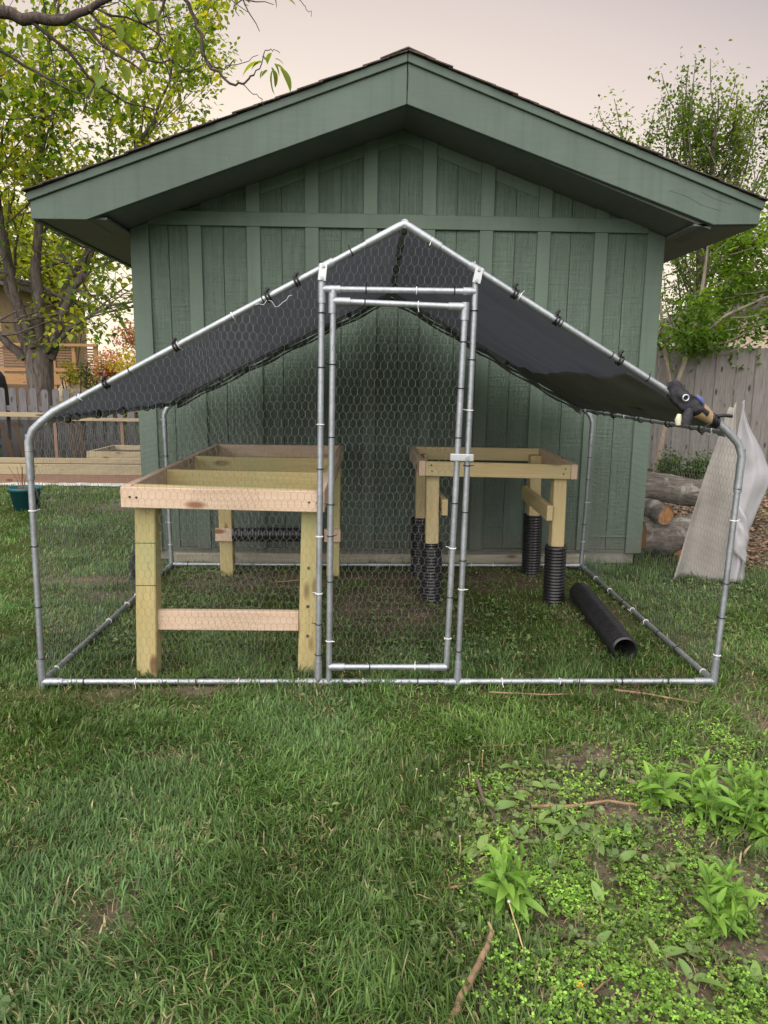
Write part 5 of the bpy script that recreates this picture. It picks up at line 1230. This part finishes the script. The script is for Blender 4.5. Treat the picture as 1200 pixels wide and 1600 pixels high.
leafy(branch([(-1.36, .6, 2.985), (-1.22, .62, 2.88), (-1.12, .64, 2.80), (-1.02, .66, 2.80), (-.97, .68, 2.79)], .007, .003, twigs=8), 3, .85)
# the twig that hangs in over the roof slope
branch([(-1.36, Yn, 2.985), (-1.15, .58, 3.10), (-.98, .58, 3.08), (-.905, .6, 3.02), (-.875, .6, 2.93), (-.845, .6, 2.83), (-.83, .6, 2.78), (-.77, .6, 2.72), (-.70, .6, 2.695), (-.665, .6, 2.705), (-.62, .6, 2.735)], .011, .004, twigs=0)
branch([(-.83, .6, 2.79), (-.78, .6, 2.755), (-.745, .6, 2.765), (-.71, .6, 2.80)], .0045, .0022, twigs=1, tl=(.06, .1))
branch([(-.74, .6, 2.76), (-.66, .6, 2.785), (-.60, .6, 2.82)], .0022, .0014)
branch([(-.68, .6, 2.70), (-.63, .6, 2.665), (-.585, .6, 2.635), (-.575, .6, 2.60)], .0022, .0014, twigs=1, tl=(.05, .08))
branch([(-.62, .6, 2.735), (-.585, .6, 2.78), (-.565, .6, 2.84), (-.53, .6, 2.85), (-.50, .6, 2.83)], .003, .0014)
for (dx, dz), az_, pi_, sc in (((-.60, 2.79), 3.3, -.15, .75), ((-.585, 2.80), 2.6, .9, .6), ((-.575, 2.745), 3.4, -.7, .65), ((-.56, 2.765), .2, -1.2, .95), ((-.545, 2.78), -.3, -1.0, .9), ((-.555, 2.75), 2.9, -1.35, .9), ((-.535, 2.77), .1, -.45, .8), ((-.56, 2.83), 2.2, -.3, .55), ((-.54, 2.80), .4, .1, .5), ((-.60, 2.755), 3.6, -1.1, .55), ((-.52, 2.77), -.1, -.9, 1.0), ((-.55, 2.76), 1.2, -1.2, 1.0), ((-.62, 2.785), 3.2, -.4, .9)):
    sc *= 1.25; put(random.choice(nl), 'leaf', nt, Vector((dx+.02, .6+random.gauss(0, .012), dz))-Vector(nt.location), az_, pi_, random.uniform(-.6, .6), sc)
leafy(branch([(-1.2, .55, 3.06), (-.95, .5, 3.10), (-.80, .5, 3.06), (-.66, .5, 3.02), (-.62, .5, 2.99)], .008, .002, twigs=8, tl=(.1, .2)), 1, .15)
leafy(branch([(-.98, .58, 3.08), (-1.05, .6, 2.96), (-1.06, .62, 2.84), (-1.02, .64, 2.74)], .007, .003, twigs=7, tl=(.1, .2)), 3, .9)
branch([(-.8, .5, 3.3), (-.60, .55, 3.14), (-.47, .6, 3.09), (-.42, .6, 3.06)], .004, .002, leaves=(((-.475, .6, 3.065), 2),))
branch([(-.47, .6, 3.09), (-.40, .6, 3.045), (-.37, .6, 3.02), (-.355, .6, 2.985)], .002, .0012)

# twig with larger leaves hanging over the right end of the roof belongs to a tree standing off to the right
random.seed(5)
nt2 = thing('side_tree', 'tree off to the right with one leafy twig reaching over the roof end', 'tree', (6.6, 4.2, 0))
m = MB(); m.tube([(6.6, 4.2, -.1), (6.5, 4.2, 2), (6.3, 4.15, 3.4), (6.2, 4.1, 5)], 1, 10, False, [.12, .10, .08, .04]); m.build('trunk', MAT['bark_dark'], nt2, True)
m = MB(); m.tube([(6.4, 4.2, 2.9), (5.4, 4.1, 3.2), (4.6, 4.0, 3.12), (4.05, 4.0, 3.30), (3.86, 4.0, 3.45)], 1, 7, False, [.03, .018, .010, .006, .003]); m.tube([(4.6, 4.0, 3.12), (4.3, 3.9, 3.05), (4.12, 3.9, 3.08)], 1, 6, False, [.008, .005, .003]); m.build('branch', MAT['bark_dark'], nt2, True)
for c, n in (((3.86, 4.0, 3.45), 7), ((3.95, 4.0, 3.40), 6), ((4.12, 3.9, 3.06), 7), ((4.2, 3.95, 3.1), 8), ((4.35, 4, 3.1), 8), ((4.1, 4.0, 3.27), 5)):
    for _ in range(n): put(random.choice(nl), 'leaf', nt2, Vector(c)+Vector((random.gauss(0, .05), random.gauss(0, .05), random.gauss(0, .04)))-Vector(nt2.location), random.uniform(0, 6.28), random.uniform(-1.2, .1), random.uniform(-.5, .5), random.uniform(.9, 1.4))

# ------------------------------------------------------------------ neighbours' houses, deck, covered grill
def house(label, x0, x1, y0, y1, zw, zr, wall, wins, nplank=14):
    h = thing('house', label, 'house', ((x0+x1)/2, (y0+y1)/2, 0))
    MB().box((x0+.03, y0+.03, -.1), (x1-.03, y1, zw)).build('wall', MAT[wall], h)
    for k in range(nplank):
        z = zw*k/nplank; MB().add([(x0, y0+.004, z), (x1, y0+.004, z), (x1, y0+.026, z+zw/nplank), (x0, y0+.026, z+zw/nplank), (x0, y0+.03, z), (x1, y0+.03, z), (x1, y0+.03, z+zw/nplank), (x0, y0+.03, z+zw/nplank)], [(0, 1, 2, 3), (0, 4, 5, 1), (1, 5, 6, 2), (3, 2, 6, 7), (0, 3, 7, 4)]).build('siding', MAT[wall], h)
    xm = (x0+x1)/2
    MB().prism([(x0, zw+.001), (x1, zw+.001), (xm, zr)], y0+.03, y1).build('gable', MAT[wall], h)
    for s in (0, 1):
        xa, xb = (x0-.4, xm) if s == 0 else (xm, x1+.4); za = zw-.4*(zr-zw)/(xm-x0)
        p = [(xa, za+.01), (xb, zr+.01), (xb, zr+.16), (xa, za+.16)] if s == 0 else [(xa, zr+.01), (xb, za+.01), (xb, za+.16), (xa, zr+.16)]
        MB().prism(p, y0-.4, y1+.3).build('roof', MAT['roof_dark'], h)
    for (a, b, c, d) in wins:
        w = MB(); w.box((a-.07, y0-.03, b-.07), (c+.07, y0+.003, b)); w.box((a-.07, y0-.03, d), (c+.07, y0+.003, d+.07)); w.box((a-.07, y0-.03, b), (a, y0+.003, d)); w.box((c, y0-.03, b), (c+.07, y0+.003, d))
        f = w.build('window', MAT['white_paint'], h); MB().box((a, y0-.012, b), (c, y0+.002, d)).build('pane', MAT['glass'], f)
    return h
house('orange tan neighbour house behind the big tree on the left', -19.5, -11.35, 20.0, 27, 4.2, 5.6, 'orange_siding', ((-15.4, 1.2, -14.2, 2.6), (-13.1, 1.2, -12.0, 2.6)), 22)
house('beige neighbour house glimpsed over the right board fence', 8.4, 16, 16.5, 23, 2.55, 4.3, 'beige_siding', ((11.5, 1.0, 12.6, 2.2),), 14)
hs = thing('garden_shed', 'small beige outbuilding with a pale corner post over the right fence', 'shed', (9.5, 13, 0))
MB().box((6.6, 13.4, -.1), (7.55, 15.2, 2.22)).build('wall', MAT['beige_siding'], hs); MB().box((6.5, 13.3, 2.221), (7.65, 15.3, 2.30)).build('roof', MAT['white_paint'], hs); MB().box((7.40, 13.36, -.1), (7.53, 13.398, 2.21)).build('corner_trim', MAT['white_paint'], hs)
dk = thing('deck', 'raised wooden neighbour deck with slatted rail right of the big trunk', 'deck', (-8.6, 17.5, 0))
for k in range(12): board('deck_plank', (-12.0, 17.1+k*.145, 1.45), (-7.35, 17.1+k*.145, 1.45), .135, .035, MAT['deck'], dk, (0, 1, 0), 0)
board('rim_board', (-12.0, 17.0, 1.32), (-7.35, 17.0, 1.32), .28, .04, MAT['deck'], dk, bev=0)
for x in (-11.9, -10.2, -8.55, -8.0, -7.42): board('post', (x, 17.06, 0), (x, 17.06, 2.28), .1, .1, MAT['deck'], dk, (1, 0, 0), 0)
board('top_rail', (-12, 17.02, 2.24), (-7.35, 17.02, 2.24), .07, .14, MAT['deck'], dk, bev=0); board('bottom_rail', (-12, 17.02, 1.58), (-7.35, 17.02, 1.58), .09, .05, MAT['deck'], dk, bev=0)
for x0, x1 in ((-8.50, -8.05), (-7.72, -7.46), (-11.8, -10.3), (-10.1, -8.65)):
    for k in range(7): board('slat', (x0, 17.06, 1.70+k*.072), (x1, 17.06, 1.70+k*.072), .045, .02, MAT['red_wood'], dk, bev=0)
for x in (-8.25, -7.65): board('post', (x, 18.7, 0), (x, 18.7, 1.43), .1, .1, MAT['deck'], dk, (1, 0, 0), 0)
pg = thing('pergola_post', 'tall reddish post standing at the corner of the neighbour house', 'post', (-11.2, 18.9, 0)); board('post', (-11.2, 18.9, 1.47), (-11.2, 18.9, 4.2), .12, .12, MAT['red_wood'], pg, (1, 0, 0), 0)
gl = thing('covered_grill', 'barbecue grill under a black cover behind the picket fence', 'grill', (-7.62, 11.4, 0))
m = MB(); nu, nv = 24, 12; vs_ = []
for j in range(nv+1):
    q = j/nv; hw = .50-.08*q if q < .75 else .44*math.sqrt(max(0, 1-((q-.75)/.25)**2))+.001; dp = hw*.55; z = .05+1.52*q if q < .75 else 1.19+.36*math.sin((q-.75)/.25*math.pi/2)
    for i in range(nu):
        a = 2*math.pi*i/nu; c, s = math.cos(a), math.sin(a); sx = math.copysign(abs(c)**.5, c); sy = math.copysign(abs(s)**.5, s); k = 1+.10*noise.noise(Vector((sx*3, sy*3, q*3)))+.04*math.sin(a*9+q*6)
        vs_.append((-7.62+hw*sx*k, 11.4+dp*sy*k, z))
m.add(vs_, [(j*nu+i, j*nu+(i+1) % nu, (j+1)*nu+(i+1) % nu, (j+1)*nu+i) for j in range(nv) for i in range(nu)]); m.build('cover', MAT['black_cloth'], gl, True)
m = MB(); m.tube([(-8.0, 11.0, .02), (-7.9, 11.0, 1.0), (-7.85, 11.0, 2.1)], .012, 6); tag(m.build('garden_stake', MAT['straw'], None, True), 'thin pale stake standing before the covered grill', 'stake')
bo = MB().revolve([(.0001, 0), (.26, .0), (.34, .18), (.30, .38), (.17, .50), (.0001, .53)], 18); bo.v = [tuple(Vector(v)*(1+.12*noise.noise(Vector(v)*4))+Vector((-5.95, 11.6, .72))) for v in bo.v]
bx = thing('stone_planter', 'rounded cream stone on a block just behind the picket fence', 'garden ornament', (-5.95, 11.6, 0)); bo.build('stone', MAT['boulder'], bx, True); MB().box((-6.25, 11.3, -.05), (-5.65, 11.9, .719)).build('block', MAT['grey_wood'], bx)
